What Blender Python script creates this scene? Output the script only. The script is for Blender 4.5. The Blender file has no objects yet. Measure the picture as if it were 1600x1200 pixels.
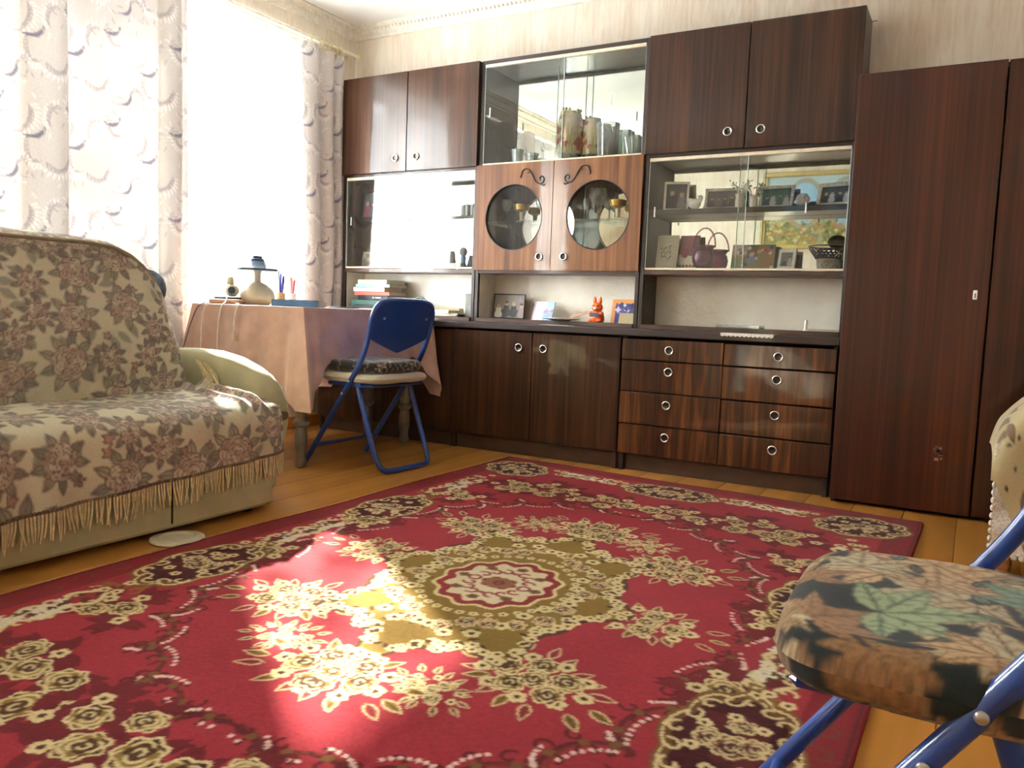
import bpy, bmesh, math, random
import numpy as np
from mathutils import Vector, Matrix
R = math.radians
S = bpy.context.scene
C = S.collection

# ------------------------------------------------------------------ camera, light, exposure
cam_d = bpy.data.cameras.new('camera'); cam = bpy.data.objects.new('camera', cam_d); C.objects.link(cam)
YAW, PIT, ROLL, FPX = 0.5176, -0.0882, 0.0367, 1261.5
_f = Vector((-math.sin(YAW)*math.cos(PIT), math.cos(YAW)*math.cos(PIT), math.sin(PIT)))
_r = _f.cross(Vector((0, 0, 1))).normalized(); _u = _r.cross(_f)
_r2 = math.cos(ROLL)*_r + math.sin(ROLL)*_u; _u2 = -math.sin(ROLL)*_r + math.cos(ROLL)*_u
_m = Matrix((_r2, _u2, -_f)).transposed().to_4x4(); _m.translation = (3.4478, -3.8672, 0.7473)
cam.matrix_world = _m
cam_d.sensor_width = 36; cam_d.lens = FPX/1600*36; cam_d.clip_start = 0.02
S.camera = cam

W = bpy.data.worlds.new('sky'); S.world = W; W.use_nodes = True
W.node_tree.nodes['Background'].inputs[0].default_value = (0.93, 0.97, 1.0, 1)
W.node_tree.nodes['Background'].inputs[1].default_value = 38.0

SUN_DIR = Vector((0.815, -0.585, -0.605)).normalized()       # through the window, down on to the rug
sd = bpy.data.lights.new('sun', 'SUN'); sd.energy = 90; sd.angle = R(1.1); sd.color = (1.0, 0.93, 0.80)
so = bpy.data.objects.new('sun', sd); C.objects.link(so); so.location = (-6, 3, 6)
so.rotation_euler = SUN_DIR.to_track_quat('-Z', 'Y').to_euler()
pd_ = bpy.data.lights.new('window_portal', 'AREA'); pd_.shape = 'RECTANGLE'; pd_.size = 3.1; pd_.size_y = 1.52
pd_.cycles.is_portal = True
po = bpy.data.objects.new('window_portal', pd_); C.objects.link(po); po.location = (-0.42, -1.815, 1.49)
po.rotation_euler = Vector((1, 0, 0)).to_track_quat('-Z', 'Z').to_euler()

S.view_settings.view_transform = 'Standard'; S.view_settings.look = 'None'
S.view_settings.exposure = 0.9; S.view_settings.gamma = 1.0; S.view_settings.use_curve_mapping = False
S.cycles.max_bounces = 14; S.cycles.diffuse_bounces = 7; S.cycles.glossy_bounces = 6
S.cycles.transmission_bounces = 8; S.cycles.transparent_max_bounces = 40
S.cycles.caustics_reflective = False; S.cycles.caustics_refractive = False
S.cycles.sample_clamp_indirect = 8; S.cycles.use_denoising = True

# ------------------------------------------------------------------ helpers
def lin(c):
    return tuple(((x/255)/12.92 if x/255 <= .04045 else ((x/255+.055)/1.055)**2.4) for x in c)
def L4(c): return lin(c)+(1,)

MATS = {}
def mat(name, col=(200, 200, 200), rough=.5, metal=0, spec=.5, coat=0, bump=None, var=None, sss=0, trans=0, ior=1.45, sheen=0):
    """procedural principled: var=(scale, amount, stretch) mottles the colour, bump=(scale, strength)"""
    if name in MATS: return MATS[name]
    m = bpy.data.materials.new(name); m.use_nodes = True; nt = m.node_tree; b = nt.nodes['Principled BSDF']
    b.inputs['Base Color'].default_value = L4(col); b.inputs['Roughness'].default_value = rough
    b.inputs['Metallic'].default_value = metal; b.inputs['Specular IOR Level'].default_value = spec
    b.inputs['Coat Weight'].default_value = coat; b.inputs['Coat Roughness'].default_value = .05
    b.inputs['Transmission Weight'].default_value = trans; b.inputs['IOR'].default_value = ior
    b.inputs['Sheen Weight'].default_value = sheen
    tc = nt.nodes.new('ShaderNodeTexCoord')
    if var is None: var = (30, .06, (1, 1, 1))
    mp = nt.nodes.new('ShaderNodeMapping'); mp.inputs['Scale'].default_value = var[2] if len(var) > 2 else (1, 1, 1)
    nt.links.new(tc.outputs['Object'], mp.inputs[0])
    n = nt.nodes.new('ShaderNodeTexNoise'); n.inputs['Scale'].default_value = var[0]; n.inputs['Detail'].default_value = 4
    nt.links.new(mp.outputs[0], n.inputs['Vector'])
    r = nt.nodes.new('ShaderNodeValToRGB'); lc = lin(col); a = var[1]
    r.color_ramp.elements[0].color = tuple(max(0, x*(1-a*2)) for x in lc)+(1,); r.color_ramp.elements[0].position = .3
    r.color_ramp.elements[1].color = tuple(min(1, x*(1+a*2)) for x in lc)+(1,); r.color_ramp.elements[1].position = .7
    nt.links.new(n.outputs[0], r.inputs[0]); nt.links.new(r.outputs[0], b.inputs['Base Color'])
    if bump:
        n2 = nt.nodes.new('ShaderNodeTexNoise'); n2.inputs['Scale'].default_value = bump[0]; n2.inputs['Detail'].default_value = 5; n2.inputs['Distortion'].default_value = .6
        nt.links.new(tc.outputs['Object'], n2.inputs['Vector'])
        bp = nt.nodes.new('ShaderNodeBump'); bp.inputs['Strength'].default_value = bump[1]; bp.inputs['Distance'].default_value = .004
        nt.links.new(n2.outputs[0], bp.inputs['Height']); nt.links.new(bp.outputs[0], b.inputs['Normal'])
    MATS[name] = m
    return m

def veneer(name, c0, c1, c2, scale=(60, 60, 1.6), rough=.32, coat=.8, wave=.35, seed=0.0):
    m = bpy.data.materials.new(name); m.use_nodes = True; nt = m.node_tree; b = nt.nodes['Principled BSDF']
    tc = nt.nodes.new('ShaderNodeTexCoord')
    mp = nt.nodes.new('ShaderNodeMapping'); mp.inputs['Scale'].default_value = scale; mp.inputs['Location'].default_value = (seed, seed*.7, seed*.3)
    nt.links.new(tc.outputs['Object'], mp.inputs[0])
    n = nt.nodes.new('ShaderNodeTexNoise'); n.inputs['Scale'].default_value = 1; n.inputs['Detail'].default_value = 3; n.inputs['Distortion'].default_value = wave
    nt.links.new(mp.outputs[0], n.inputs['Vector'])
    mp2 = nt.nodes.new('ShaderNodeMapping'); mp2.inputs['Scale'].default_value = (scale[0]*.12, scale[1]*.12, scale[2]*.5); mp2.inputs['Location'].default_value = (seed+3, 0, seed)
    nt.links.new(tc.outputs['Object'], mp2.inputs[0])
    n2 = nt.nodes.new('ShaderNodeTexNoise'); n2.inputs['Scale'].default_value = 1; n2.inputs['Detail'].default_value = 2
    nt.links.new(mp2.outputs[0], n2.inputs['Vector'])
    mx = nt.nodes.new('ShaderNodeMath'); mx.operation = 'MULTIPLY_ADD'; mx.inputs[1].default_value = .6
    nt.links.new(n.outputs[0], mx.inputs[0])
    m3 = nt.nodes.new('ShaderNodeMath'); m3.operation = 'MULTIPLY'; m3.inputs[1].default_value = .4
    nt.links.new(n2.outputs[0], m3.inputs[0]); nt.links.new(m3.outputs[0], mx.inputs[2])
    r = nt.nodes.new('ShaderNodeValToRGB'); e = r.color_ramp.elements
    e[0].position = .36; e[0].color = L4(c0); e[1].position = .66; e[1].color = L4(c2)
    k = e.new(.5); k.color = L4(c1)
    nt.links.new(mx.outputs[0], r.inputs[0]); nt.links.new(r.outputs[0], b.inputs['Base Color'])
    b.inputs['Roughness'].default_value = rough; b.inputs['Coat Weight'].default_value = coat; b.inputs['Coat Roughness'].default_value = .045; b.inputs['Specular IOR Level'].default_value = .25
    n4 = nt.nodes.new('ShaderNodeTexNoise'); n4.inputs['Scale'].default_value = 5; n4.inputs['Detail'].default_value = 1
    nt.links.new(tc.outputs['Object'], n4.inputs['Vector'])
    bp = nt.nodes.new('ShaderNodeBump'); bp.inputs['Strength'].default_value = .05; bp.inputs['Distance'].default_value = .02
    nt.links.new(n4.outputs[0], bp.inputs['Height'])
    nt.links.new(bp.outputs[0], b.inputs['Coat Normal']); nt.links.new(bp.outputs[0], b.inputs['Normal'])
    MATS[name] = m
    return m

def cmat(name, rough=.9, transl=0.0, bump=None, spec=.2, sheen=.2, coat=0, mult=1.0):
    """colour comes from the weave: a colour attribute on the mesh"""
    if name in MATS: return MATS[name]
    m = bpy.data.materials.new(name); m.use_nodes = True; nt = m.node_tree; b = nt.nodes['Principled BSDF']
    a = nt.nodes.new('ShaderNodeAttribute'); a.attribute_name = 'weave'
    tc = nt.nodes.new('ShaderNodeTexCoord')
    n = nt.nodes.new('ShaderNodeTexNoise'); n.inputs['Scale'].default_value = 220; n.inputs['Detail'].default_value = 2
    nt.links.new(tc.outputs['Object'], n.inputs['Vector'])
    mr = nt.nodes.new('ShaderNodeMapRange'); mr.inputs[3].default_value = .8*mult; mr.inputs[4].default_value = 1.2*mult
    nt.links.new(n.outputs[0], mr.inputs[0])
    vm = nt.nodes.new('ShaderNodeVectorMath'); vm.operation = 'SCALE'
    nt.links.new(a.outputs['Color'], vm.inputs[0]); nt.links.new(mr.outputs[0], vm.inputs['Scale'])
    nt.links.new(vm.outputs[0], b.inputs['Base Color'])
    b.inputs['Roughness'].default_value = rough; b.inputs['Specular IOR Level'].default_value = spec; b.inputs['Sheen Weight'].default_value = sheen; b.inputs['Coat Weight'].default_value = coat
    if bump:
        n2 = nt.nodes.new('ShaderNodeTexNoise'); n2.inputs['Scale'].default_value = bump[0]; n2.inputs['Detail'].default_value = 4
        nt.links.new(tc.outputs['Object'], n2.inputs['Vector'])
        bp = nt.nodes.new('ShaderNodeBump'); bp.inputs['Strength'].default_value = bump[1]; bp.inputs['Distance'].default_value = .003
        nt.links.new(n2.outputs[0], bp.inputs['Height']); nt.links.new(bp.outputs[0], b.inputs['Normal'])
    if transl:
        t = nt.nodes.new('ShaderNodeBsdfTranslucent'); nt.links.new(vm.outputs[0], t.inputs[0])
        mx = nt.nodes.new('ShaderNodeMixShader'); mx.inputs[0].default_value = transl
        nt.links.new(b.outputs[0], mx.inputs[1]); nt.links.new(t.outputs[0], mx.inputs[2])
        nt.links.new(mx.outputs[0], nt.nodes['Material Output'].inputs[0])
    MATS[name] = m
    return m

def glassmat(name, tint=(235, 248, 245), refl=1.0, ior=1.5):
    """thin pane: sees through, with a mirror reflection that grows with the angle"""
    m = bpy.data.materials.new(name); m.use_nodes = True; nt = m.node_tree
    nt.nodes.remove(nt.nodes['Principled BSDF'])
    t = nt.nodes.new('ShaderNodeBsdfTransparent'); t.inputs[0].default_value = L4(tint)
    g = nt.nodes.new('ShaderNodeBsdfGlossy'); g.inputs['Roughness'].default_value = .01; g.inputs[0].default_value = (1, 1, 1, 1)
    fr = nt.nodes.new('ShaderNodeFresnel'); fr.inputs[0].default_value = ior
    mu = nt.nodes.new('ShaderNodeMath'); mu.operation = 'MULTIPLY'; mu.inputs[1].default_value = refl; mu.use_clamp = True
    nt.links.new(fr.outputs[0], mu.inputs[0])
    mx = nt.nodes.new('ShaderNodeMixShader'); nt.links.new(mu.outputs[0], mx.inputs[0])
    nt.links.new(t.outputs[0], mx.inputs[1]); nt.links.new(g.outputs[0], mx.inputs[2])
    nt.links.new(mx.outputs[0], nt.nodes['Material Output'].inputs[0])
    MATS[name] = m
    return m

class MB:
    def __init__(s): s.v = []; s.f = []; s.c = None
    def add(s, v, f):
        o = len(s.v); s.v += [tuple(p) for p in v]; s.f += [tuple(i+o for i in q) for q in f]; return s
    def box(s, x0, x1, y0, y1, z0, z1, b=0.0):
        if b <= 0:
            v = [(x, y, z) for x in (x0, x1) for y in (y0, y1) for z in (z0, z1)]
            return s.add(v, [(0, 1, 3, 2), (4, 6, 7, 5), (0, 4, 5, 1), (2, 3, 7, 6), (0, 2, 6, 4), (1, 5, 7, 3)])
        b = min(b, (x1-x0)*.49, (y1-y0)*.49, (z1-z0)*.49)
        v = []; idx = {}
        def P(sx, sy, sz, ax):
            k = (sx, sy, sz, ax)
            if k not in idx:
                p = [x1 if sx else x0, y1 if sy else y0, z1 if sz else z0]
                for i, g in enumerate((sx, sy, sz)):
                    if i != ax: p[i] += -b if g else b
                idx[k] = len(v); v.append(p)
            return idx[k]
        f = []
        for ax in range(3):
            o = [i for i in range(3) if i != ax]
            for g in (0, 1):
                q = []
                for (a, c) in ((0, 0), (1, 0), (1, 1), (0, 1)):
                    t = [0, 0, 0]; t[ax] = g; t[o[0]] = a; t[o[1]] = c; q.append(P(*t, ax))
                fl = (g == 1) if ax != 1 else (g == 0)
                f.append(q if fl else q[::-1])
        for ax in range(3):
            o = [i for i in range(3) if i != ax]
            for a in (0, 1):
                for c in (0, 1):
                    t0 = [0, 0, 0]; t0[ax] = 0; t0[o[0]] = a; t0[o[1]] = c
                    t1 = list(t0); t1[ax] = 1
                    q = [P(*t0, o[0]), P(*t1, o[0]), P(*t1, o[1]), P(*t0, o[1])]
                    fl = (a == c) if ax != 1 else (a != c)
                    f.append(q if fl else q[::-1])
        for sx in (0, 1):
            for sy in (0, 1):
                for sz in (0, 1):
                    q = [P(sx, sy, sz, 0), P(sx, sy, sz, 1), P(sx, sy, sz, 2)]
                    f.append(q if (sx+sy+sz) % 2 else q[::-1])
        return s.add(v, f)
    def tube(s, pts, r, n=10, caps=True, closed=False):
        pts = [Vector(p) for p in pts]; m = len(pts); rr = r if isinstance(r, (list, tuple)) else [r]*m
        v = []; prev = None
        for i, p in enumerate(pts):
            if closed: t = (pts[(i+1) % m]-pts[i-1])
            else: t = pts[min(i+1, m-1)]-pts[max(i-1, 0)]
            t.normalize()
            if prev is None:
                a = Vector((0, 0, 1)) if abs(t.z) < .9 else Vector((1, 0, 0)); nrm = (a-t*a.dot(t)).normalized()
            else: nrm = (prev-t*prev.dot(t)).normalized()
            prev = nrm; bn = t.cross(nrm)
            for k in range(n):
                a = 2*math.pi*k/n; v.append(p+rr[i]*(math.cos(a)*nrm+math.sin(a)*bn))
        f = []
        for i in range(m if closed else m-1):
            j = (i+1) % m
            for k in range(n):
                f.append((i*n+k, i*n+(k+1) % n, j*n+(k+1) % n, j*n+k))
        if caps and not closed:
            f.append(tuple(range(n))[::-1]); f.append(tuple((m-1)*n+k for k in range(n)))
        return s.add(v, f)
    def lathe(s, prof, c=(0, 0, 0), n=24, rib=None):
        v = []; f = []
        for (r, z) in prof:
            for k in range(n):
                a = 2*math.pi*k/n; q = r*(1+(rib[0]*math.cos(rib[1]*a) if rib else 0))
                v.append((c[0]+q*math.cos(a), c[1]+q*math.sin(a), c[2]+z))
        for i in range(len(prof)-1):
            for k in range(n): f.append((i*n+k, i*n+(k+1) % n, (i+1)*n+(k+1) % n, (i+1)*n+k))
        if prof[0][0] > 1e-5: f.append(tuple(range(n))[::-1])
        if prof[-1][0] > 1e-5: f.append(tuple((len(prof)-1)*n+k for k in range(n)))
        return s.add(v, f)
    def ell(s, c, rad, n=16, m=10):
        return s.lathe([(max(1e-6, math.sin(math.pi*i/m)), -math.cos(math.pi*i/m)) for i in range(m+1)], n=n)._xf(c, rad, n*(m+1))
    def _xf(s, c, rad, cnt):
        for i in range(len(s.v)-cnt, len(s.v)):
            p = s.v[i]; s.v[i] = (c[0]+p[0]*rad[0], c[1]+p[1]*rad[1], c[2]+p[2]*rad[2])
        return s
    def prism(s, poly, axis, a, b):
        """polygon (2-D) extruded along an axis from a to b"""
        n = len(poly)
        def P(q, t): return {'x': (t, q[0], q[1]), 'y': (q[0], t, q[1]), 'z': (q[0], q[1], t)}[axis]
        v = [P(q, a) for q in poly]+[P(q, b) for q in poly]
        return s.add(v, [tuple(range(n))[::-1], tuple(range(n, 2*n))]+[(i, (i+1) % n, n+(i+1) % n, n+i) for i in range(n)])
    def ngrid(s, arr):
        ny, nx = arr.shape[:2]; o = len(s.v)
        s.v += [tuple(p) for p in arr.reshape(-1, 3)]
        for j in range(ny-1):
            for i in range(nx-1): s.f.append((o+j*nx+i, o+j*nx+i+1, o+(j+1)*nx+i+1, o+(j+1)*nx+i))
        return s
    def xform(s, M):
        s.v = [tuple(M @ Vector(p)) for p in s.v]; return s
    def build(s, name, m, parent=None, smooth=None, local=False):
        me = bpy.data.meshes.new(name)
        o0 = Vector((0, 0, 0)); p = parent
        while p is not None and not local: o0 = o0+p.location; p = p.parent
        me.from_pydata([tuple(Vector(q)-o0) for q in s.v], [], s.f)
        fix(me, smooth)
        return link(name, me, m, parent)
def fix(me, smooth):
    bm = bmesh.new(); bm.from_mesh(me); bmesh.ops.recalc_face_normals(bm, faces=bm.faces); bm.to_mesh(me); bm.free()
    if smooth:
        me.polygons.foreach_set('use_smooth', [True]*len(me.polygons)); me.set_sharp_from_angle(angle=R(smooth))
def link(name, me, m, parent=None):
    o = bpy.data.objects.new(name, me); C.objects.link(o)
    if m is not None and len(me.materials) == 0: me.materials.append(m if not isinstance(m, str) else MATS[m])
    if parent is not None: o.parent = parent
    return o
def tag(o, label, cat, group=None):
    o['label'] = label; o['category'] = cat
    if group: o['group'] = group
    return o
def thing(name, label, cat, loc=(0, 0, 0), rz=0, group=None):
    o = bpy.data.objects.new(name, None); C.objects.link(o); o.location = loc; o.rotation_euler = (0, 0, rz); o.empty_display_size = .05
    return tag(o, label, cat, group)
def struct(o): o['kind'] = 'structure'; return o
def copy_tree(o, parent=None):
    c = o.copy(); C.objects.link(c); c.parent = parent
    for ch in o.children: copy_tree(ch, c)
    return c
def fast_grid(name, P, col, m, parent=None, smooth=True, closed_u=False):
    """dense sheet from an array of points (ny,nx,3) with a colour per point"""
    ny, nx = P.shape[:2]
    o0 = Vector((0, 0, 0)); p = parent
    while p is not None: o0 = o0+p.location; p = p.parent
    P = P-np.array(o0)
    me = bpy.data.meshes.new(name)
    idx = np.arange(ny*nx).reshape(ny, nx)
    q = np.stack([idx[:-1, :-1], idx[:-1, 1:], idx[1:, 1:], idx[1:, :-1]], -1).reshape(-1, 4)
    nf = len(q)
    me.vertices.add(ny*nx); me.vertices.foreach_set('co', P.reshape(-1).astype(np.float32))
    me.loops.add(nf*4); me.loops.foreach_set('vertex_index', q.reshape(-1).astype(np.int32))
    me.polygons.add(nf); me.polygons.foreach_set('loop_start', np.arange(0, nf*4, 4, dtype=np.int32))
    me.polygons.foreach_set('use_smooth', np.ones(nf, dtype=bool) if smooth else np.zeros(nf, dtype=bool))
    me.update(calc_edges=True); me.validate()
    if col is not None:
        a = me.color_attributes.new('weave', 'FLOAT_COLOR', 'POINT')
        cc = np.ones((ny*nx, 4), np.float32); cc[:, :3] = col.reshape(-1, 3)
        a.data.foreach_set('color', cc.reshape(-1))
    return link(name, me, m, parent)

# ------------------------------------------------------------------ woven / printed pattern painter
class Canvas:
    def __init__(s, w, h, res, bg, wrap=False):
        s.nx, s.ny, s.res, s.wrap = int(round(w/res)), int(round(h/res)), res, wrap
        s.a = np.zeros((s.ny, s.nx, 3)); s.a[:] = lin(bg)
    def _put(s, mask, x0, y0, col, alpha):
        h, w = mask.shape; col = np.array(lin(col))
        if s.wrap:
            yy = (np.arange(y0, y0+h)) % s.ny; xx = (np.arange(x0, x0+w)) % s.nx
            sub = s.a[np.ix_(yy, xx)]; s.a[np.ix_(yy, xx)] = sub+(col-sub)*(mask*alpha)[..., None]
        else:
            xa, ya, xb, yb = max(0, x0), max(0, y0), min(s.nx, x0+w), min(s.ny, y0+h)
            if xa >= xb or ya >= yb: return
            mk = mask[ya-y0:yb-y0, xa-x0:xb-x0]; sub = s.a[ya:yb, xa:xb]; sub += (col-sub)*(mk*alpha)[..., None]
    def poly(s, pts, col, alpha=1.0):
        p = np.array(pts)/s.res
        x0, y0 = np.floor(p.min(0)).astype(int)-1; x1, y1 = np.ceil(p.max(0)).astype(int)+1
        if not s.wrap and (x1 < 0 or y1 < 0 or x0 > s.nx or y0 > s.ny): return
        X, Y = np.meshgrid(np.arange(x0, x1)+.5, np.arange(y0, y1)+.5)
        ins = np.zeros(X.shape, bool); q = np.roll(p, 1, 0)
        for (ax, ay), (bx, by) in zip(p, q):
            if ay == by: continue
            c = (ay > Y) != (by > Y)
            ins ^= c & (X < (bx-ax)*(Y-ay)/(by-ay)+ax)
        s._put(ins.astype(float), x0, y0, col, alpha)
    def line(s, pts, w, col, alpha=1.0):
        p = np.array(pts)/s.res; hw = max(.5, w/2/s.res)
        for a, b in zip(p[:-1], p[1:]):
            x0, y0 = np.floor(np.minimum(a, b)-hw).astype(int)-1; x1, y1 = np.ceil(np.maximum(a, b)+hw).astype(int)+1
            if not s.wrap and (x1 < 0 or y1 < 0 or x0 > s.nx or y0 > s.ny): continue
            X, Y = np.meshgrid(np.arange(x0, x1)+.5, np.arange(y0, y1)+.5)
            d = b-a; l2 = (d*d).sum()+1e-9
            t = np.clip(((X-a[0])*d[0]+(Y-a[1])*d[1])/l2, 0, 1)
            ds = np.hypot(X-a[0]-t*d[0], Y-a[1]-t*d[1])
            s._put(np.clip(hw+.5-ds, 0, 1), x0, y0, col, alpha)
    def blob(s, x, y, r, col, lob=0, amp=0, rot=0, asp=1.0, alpha=1.0, n=36):
        a = np.linspace(0, 2*np.pi, n, endpoint=False); rr = r*(1+amp*np.cos(lob*a))
        u, v = rr*np.cos(a), rr*np.sin(a)*asp; c, q = math.cos(rot), math.sin(rot)
        s.poly(np.stack([x+u*c-v*q, y+u*q+v*c], 1), col, alpha)
    def arc(s, x, y, r, a0, a1, w, col, asp=1.0, rot=0, r2=None, n=12):
        t = np.linspace(a0, a1, n); rr = np.linspace(r, r if r2 is None else r2, n)
        u, v = rr*np.cos(t), rr*np.sin(t)*asp; c, q = math.cos(rot), math.sin(rot)
        s.line(np.stack([x+u*c-v*q, y+u*q+v*c], 1), w, col)
    def leaf(s, x, y, l, wd, rot, fill, edge=None, ew=.003, vein=None):
        t = np.linspace(0, 1, 9); top = np.stack([t*l, wd*.5*np.sin(np.pi*t**.8)], 1); bot = np.stack([t[::-1]*l, -wd*.5*np.sin(np.pi*t[::-1]**.8)], 1)
        p = np.vstack([top, bot]); c, q = math.cos(rot), math.sin(rot)
        p = np.stack([x+p[:, 0]*c-p[:, 1]*q, y+p[:, 0]*q+p[:, 1]*c], 1)
        s.poly(p, fill)
        if edge: s.line(np.vstack([p, p[:1]]), ew, edge)
        if vein: s.line([(x, y), (x+l*.9*c, y+l*.9*q)], ew, vein)
    def sample(s, u, v):
        x = u/s.res-.5; y = v/s.res-.5
        if s.wrap:
            x0 = np.floor(x).astype(int); y0 = np.floor(y).astype(int); fx = (x-x0)[..., None]; fy = (y-y0)[..., None]
            g = lambda i, j: s.a[j % s.ny, i % s.nx]
        else:
            x = np.clip(x, 0, s.nx-1.001); y = np.clip(y, 0, s.ny-1.001)
            x0 = np.floor(x).astype(int); y0 = np.floor(y).astype(int); fx = (x-x0)[..., None]; fy = (y-y0)[..., None]
            g = lambda i, j: s.a[j, i]
        return (g(x0, y0)*(1-fx)+g(x0+1, y0)*fx)*(1-fy)+(g(x0, y0+1)*(1-fx)+g(x0+1, y0+1)*fx)*fy

def vnoise(x, y, seed=0):
    """smooth value noise for numpy arrays"""
    rs = np.random.RandomState(seed); T = rs.rand(64, 64)
    xi = np.floor(x).astype(int); yi = np.floor(y).astype(int); fx = x-xi; fy = y-yi
    fx = fx*fx*(3-2*fx); fy = fy*fy*(3-2*fy)
    g = lambda a, b: T[b % 64, a % 64]
    return (g(xi, yi)*(1-fx)+g(xi+1, yi)*fx)*(1-fy)+(g(xi, yi+1)*(1-fx)+g(xi+1, yi+1)*fx)*fy-.5
def smooth_path(pts, it=2, closed=False):
    p = [np.array(q, float) for q in pts]
    for _ in range(it):
        o = [] if closed else [p[0]]
        rng = range(len(p)) if closed else range(len(p)-1)
        for i in rng:
            a, b = p[i], p[(i+1) % len(p)]; o += [a*.75+b*.25, a*.25+b*.75]
        if not closed: o.append(p[-1])
        p = o
    return p

# ------------------------------------------------------------------ common materials
veneer('veneer_dark', (36, 19, 10), (55, 31, 17), (78, 46, 25), seed=1, coat=.38)
veneer('veneer_bar', (80, 46, 26), (106, 66, 38), (130, 86, 52), seed=4, rough=.38, coat=.7)
veneer('veneer_drawer', (36, 17, 9), (66, 36, 18), (108, 66, 32), scale=(42, 42, 2.2), wave=.9, seed=7, rough=.3, coat=.6)
veneer('veneer_wardrobe', (44, 18, 8), (62, 28, 15), (80, 39, 21), scale=(70, 70, 1.0), seed=11, coat=.45)
mat('carcass', (44, 30, 26), .42, coat=.3, var=(8, .1))
mat('carcass_edge', (70, 48, 38), .4, coat=.3, var=(8, .1))
mat('inside_dark', (62, 62, 66), .5, var=(6, .08))
mat('track', (226, 214, 186), .4)
mat('chrome', (220, 220, 222), .16, metal=1)
mat('pane_edge', (206, 222, 214), .2)
mat('steel_dark', (70, 64, 60), .35, metal=1)
mat('iron_black', (24, 20, 20), .45, var=(40, .2))
mat('foil', (238, 234, 220), .35, coat=.2, bump=(34, 1.0), var=(9, .03))
mat('mirror', (240, 244, 241), .015, metal=1, var=(3, .01))
glassmat('pane', (253, 255, 254), .75)
glassmat('window_glass', (250, 252, 252), .6)
def crystalmat(name, tint, dcol, kd):
    m = glassmat(name, tint, 1.6, 1.5); nt = m.node_tree
    d = nt.nodes.new('ShaderNodeBsdfDiffuse'); d.inputs[0].default_value = L4(dcol)
    mx = nt.nodes.new('ShaderNodeMixShader'); mx.inputs[0].default_value = kd
    src = nt.nodes['Material Output'].inputs[0].links[0].from_socket
    nt.links.new(src, mx.inputs[1]); nt.links.new(d.outputs[0], mx.inputs[2]); nt.links.new(mx.outputs[0], nt.nodes['Material Output'].inputs[0])
crystalmat('cut_glass', (240, 246, 244), (240, 244, 242), .20)
mat('blue_paint', (28, 64, 136), .28, coat=.5, var=(12, .06))
mat('bolt', (190, 190, 188), .3, metal=1)
mat('cream_cloth', (176, 170, 132), .85, bump=(160, .35), var=(9, .06), sheen=.2)
mat('white_paint', (238, 238, 234), .4)
mat('white_plastic', (236, 236, 232), .4)
mat('paper', (226, 220, 204), .8, var=(20, .05))
mat('ceramic_white', (232, 226, 216), .25, coat=.4)
mat('ceramic_cream', (205, 196, 168), .35, coat=.3, var=(18, .07))
mat('silver', (236, 230, 220), .35, metal=.2, bump=(90, .4))
mat('black_card', (26, 26, 28), .6)
mat('gold', (196, 160, 84), .3, metal=1)

# ------------------------------------------------------------------ the room
XL, XR, YB, YF, ZC = -0.113, 4.62, 0.214, -4.45, 2.50
def wallpaper(name, along):
    m = bpy.data.materials.new(name); m.use_nodes = True; nt = m.node_tree; b = nt.nodes['Principled BSDF']
    tc = nt.nodes.new('ShaderNodeTexCoord')
    mp = nt.nodes.new('ShaderNodeMapping'); mp.inputs['Scale'].default_value = (26, 26, 3.2)
    nt.links.new(tc.outputs['Object'], mp.inputs[0])
    n = nt.nodes.new('ShaderNodeTexNoise'); n.inputs['Scale'].default_value = 1; n.inputs['Detail'].default_value = 5; n.inputs['Distortion'].default_value = 1.6
    nt.links.new(mp.outputs[0], n.inputs['Vector'])
    mp2 = nt.nodes.new('ShaderNodeMapping'); mp2.inputs['Scale'].default_value = (5, 5, 2.2)
    nt.links.new(tc.outputs['Object'], mp2.inputs[0])
    n2 = nt.nodes.new('ShaderNodeTexNoise'); n2.inputs['Scale'].default_value = 1; n2.inputs['Detail'].default_value = 3; n2.inputs['Distortion'].default_value = 1.0
    nt.links.new(mp2.outputs[0], n2.inputs['Vector'])
    r1 = nt.nodes.new('ShaderNodeValToRGB'); e = r1.color_ramp.elements
    e[0].position = .38; e[0].color = L4((206, 192, 174)); e[1].position = .62; e[1].color = L4((232, 224, 208))
    r2 = nt.nodes.new('ShaderNodeValToRGB'); e = r2.color_ramp.elements
    e[0].position = .4; e[0].color = L4((222, 204, 184)); e[1].position = .62; e[1].color = L4((234, 226, 212))
    nt.links.new(n.outputs[0], r1.inputs[0]); nt.links.new(n2.outputs[0], r2.inputs[0])
    mx = nt.nodes.new('ShaderNodeMix'); mx.data_type = 'RGBA'; mx.inputs[0].default_value = .5
    nt.links.new(r1.outputs[0], mx.inputs[6]); nt.links.new(r2.outputs[0], mx.inputs[7])
    nt.links.new(mx.outputs[2], b.inputs['Base Color']); b.inputs['Roughness'].default_value = .6
    bp = nt.nodes.new('ShaderNodeBump'); bp.inputs['Strength'].default_value = .25; bp.inputs['Distance'].default_value = .002
    nt.links.new(n.outputs[0], bp.inputs['Height']); nt.links.new(bp.outputs[0], b.inputs['Normal'])
    MATS[name] = m
wallpaper('wallpaper', 0)
mat('ceiling_paint', (240, 241, 238), .7, var=(2, .01))
mat('cornice_foam', (232, 226, 214), .7)
veneer('floor_paint', (158, 106, 44), (170, 116, 50), (180, 124, 56), scale=(14, 1.2, 14), rough=.34, coat=.25, seed=2)
mat('gap_dark', (40, 24, 12), .9)

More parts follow.
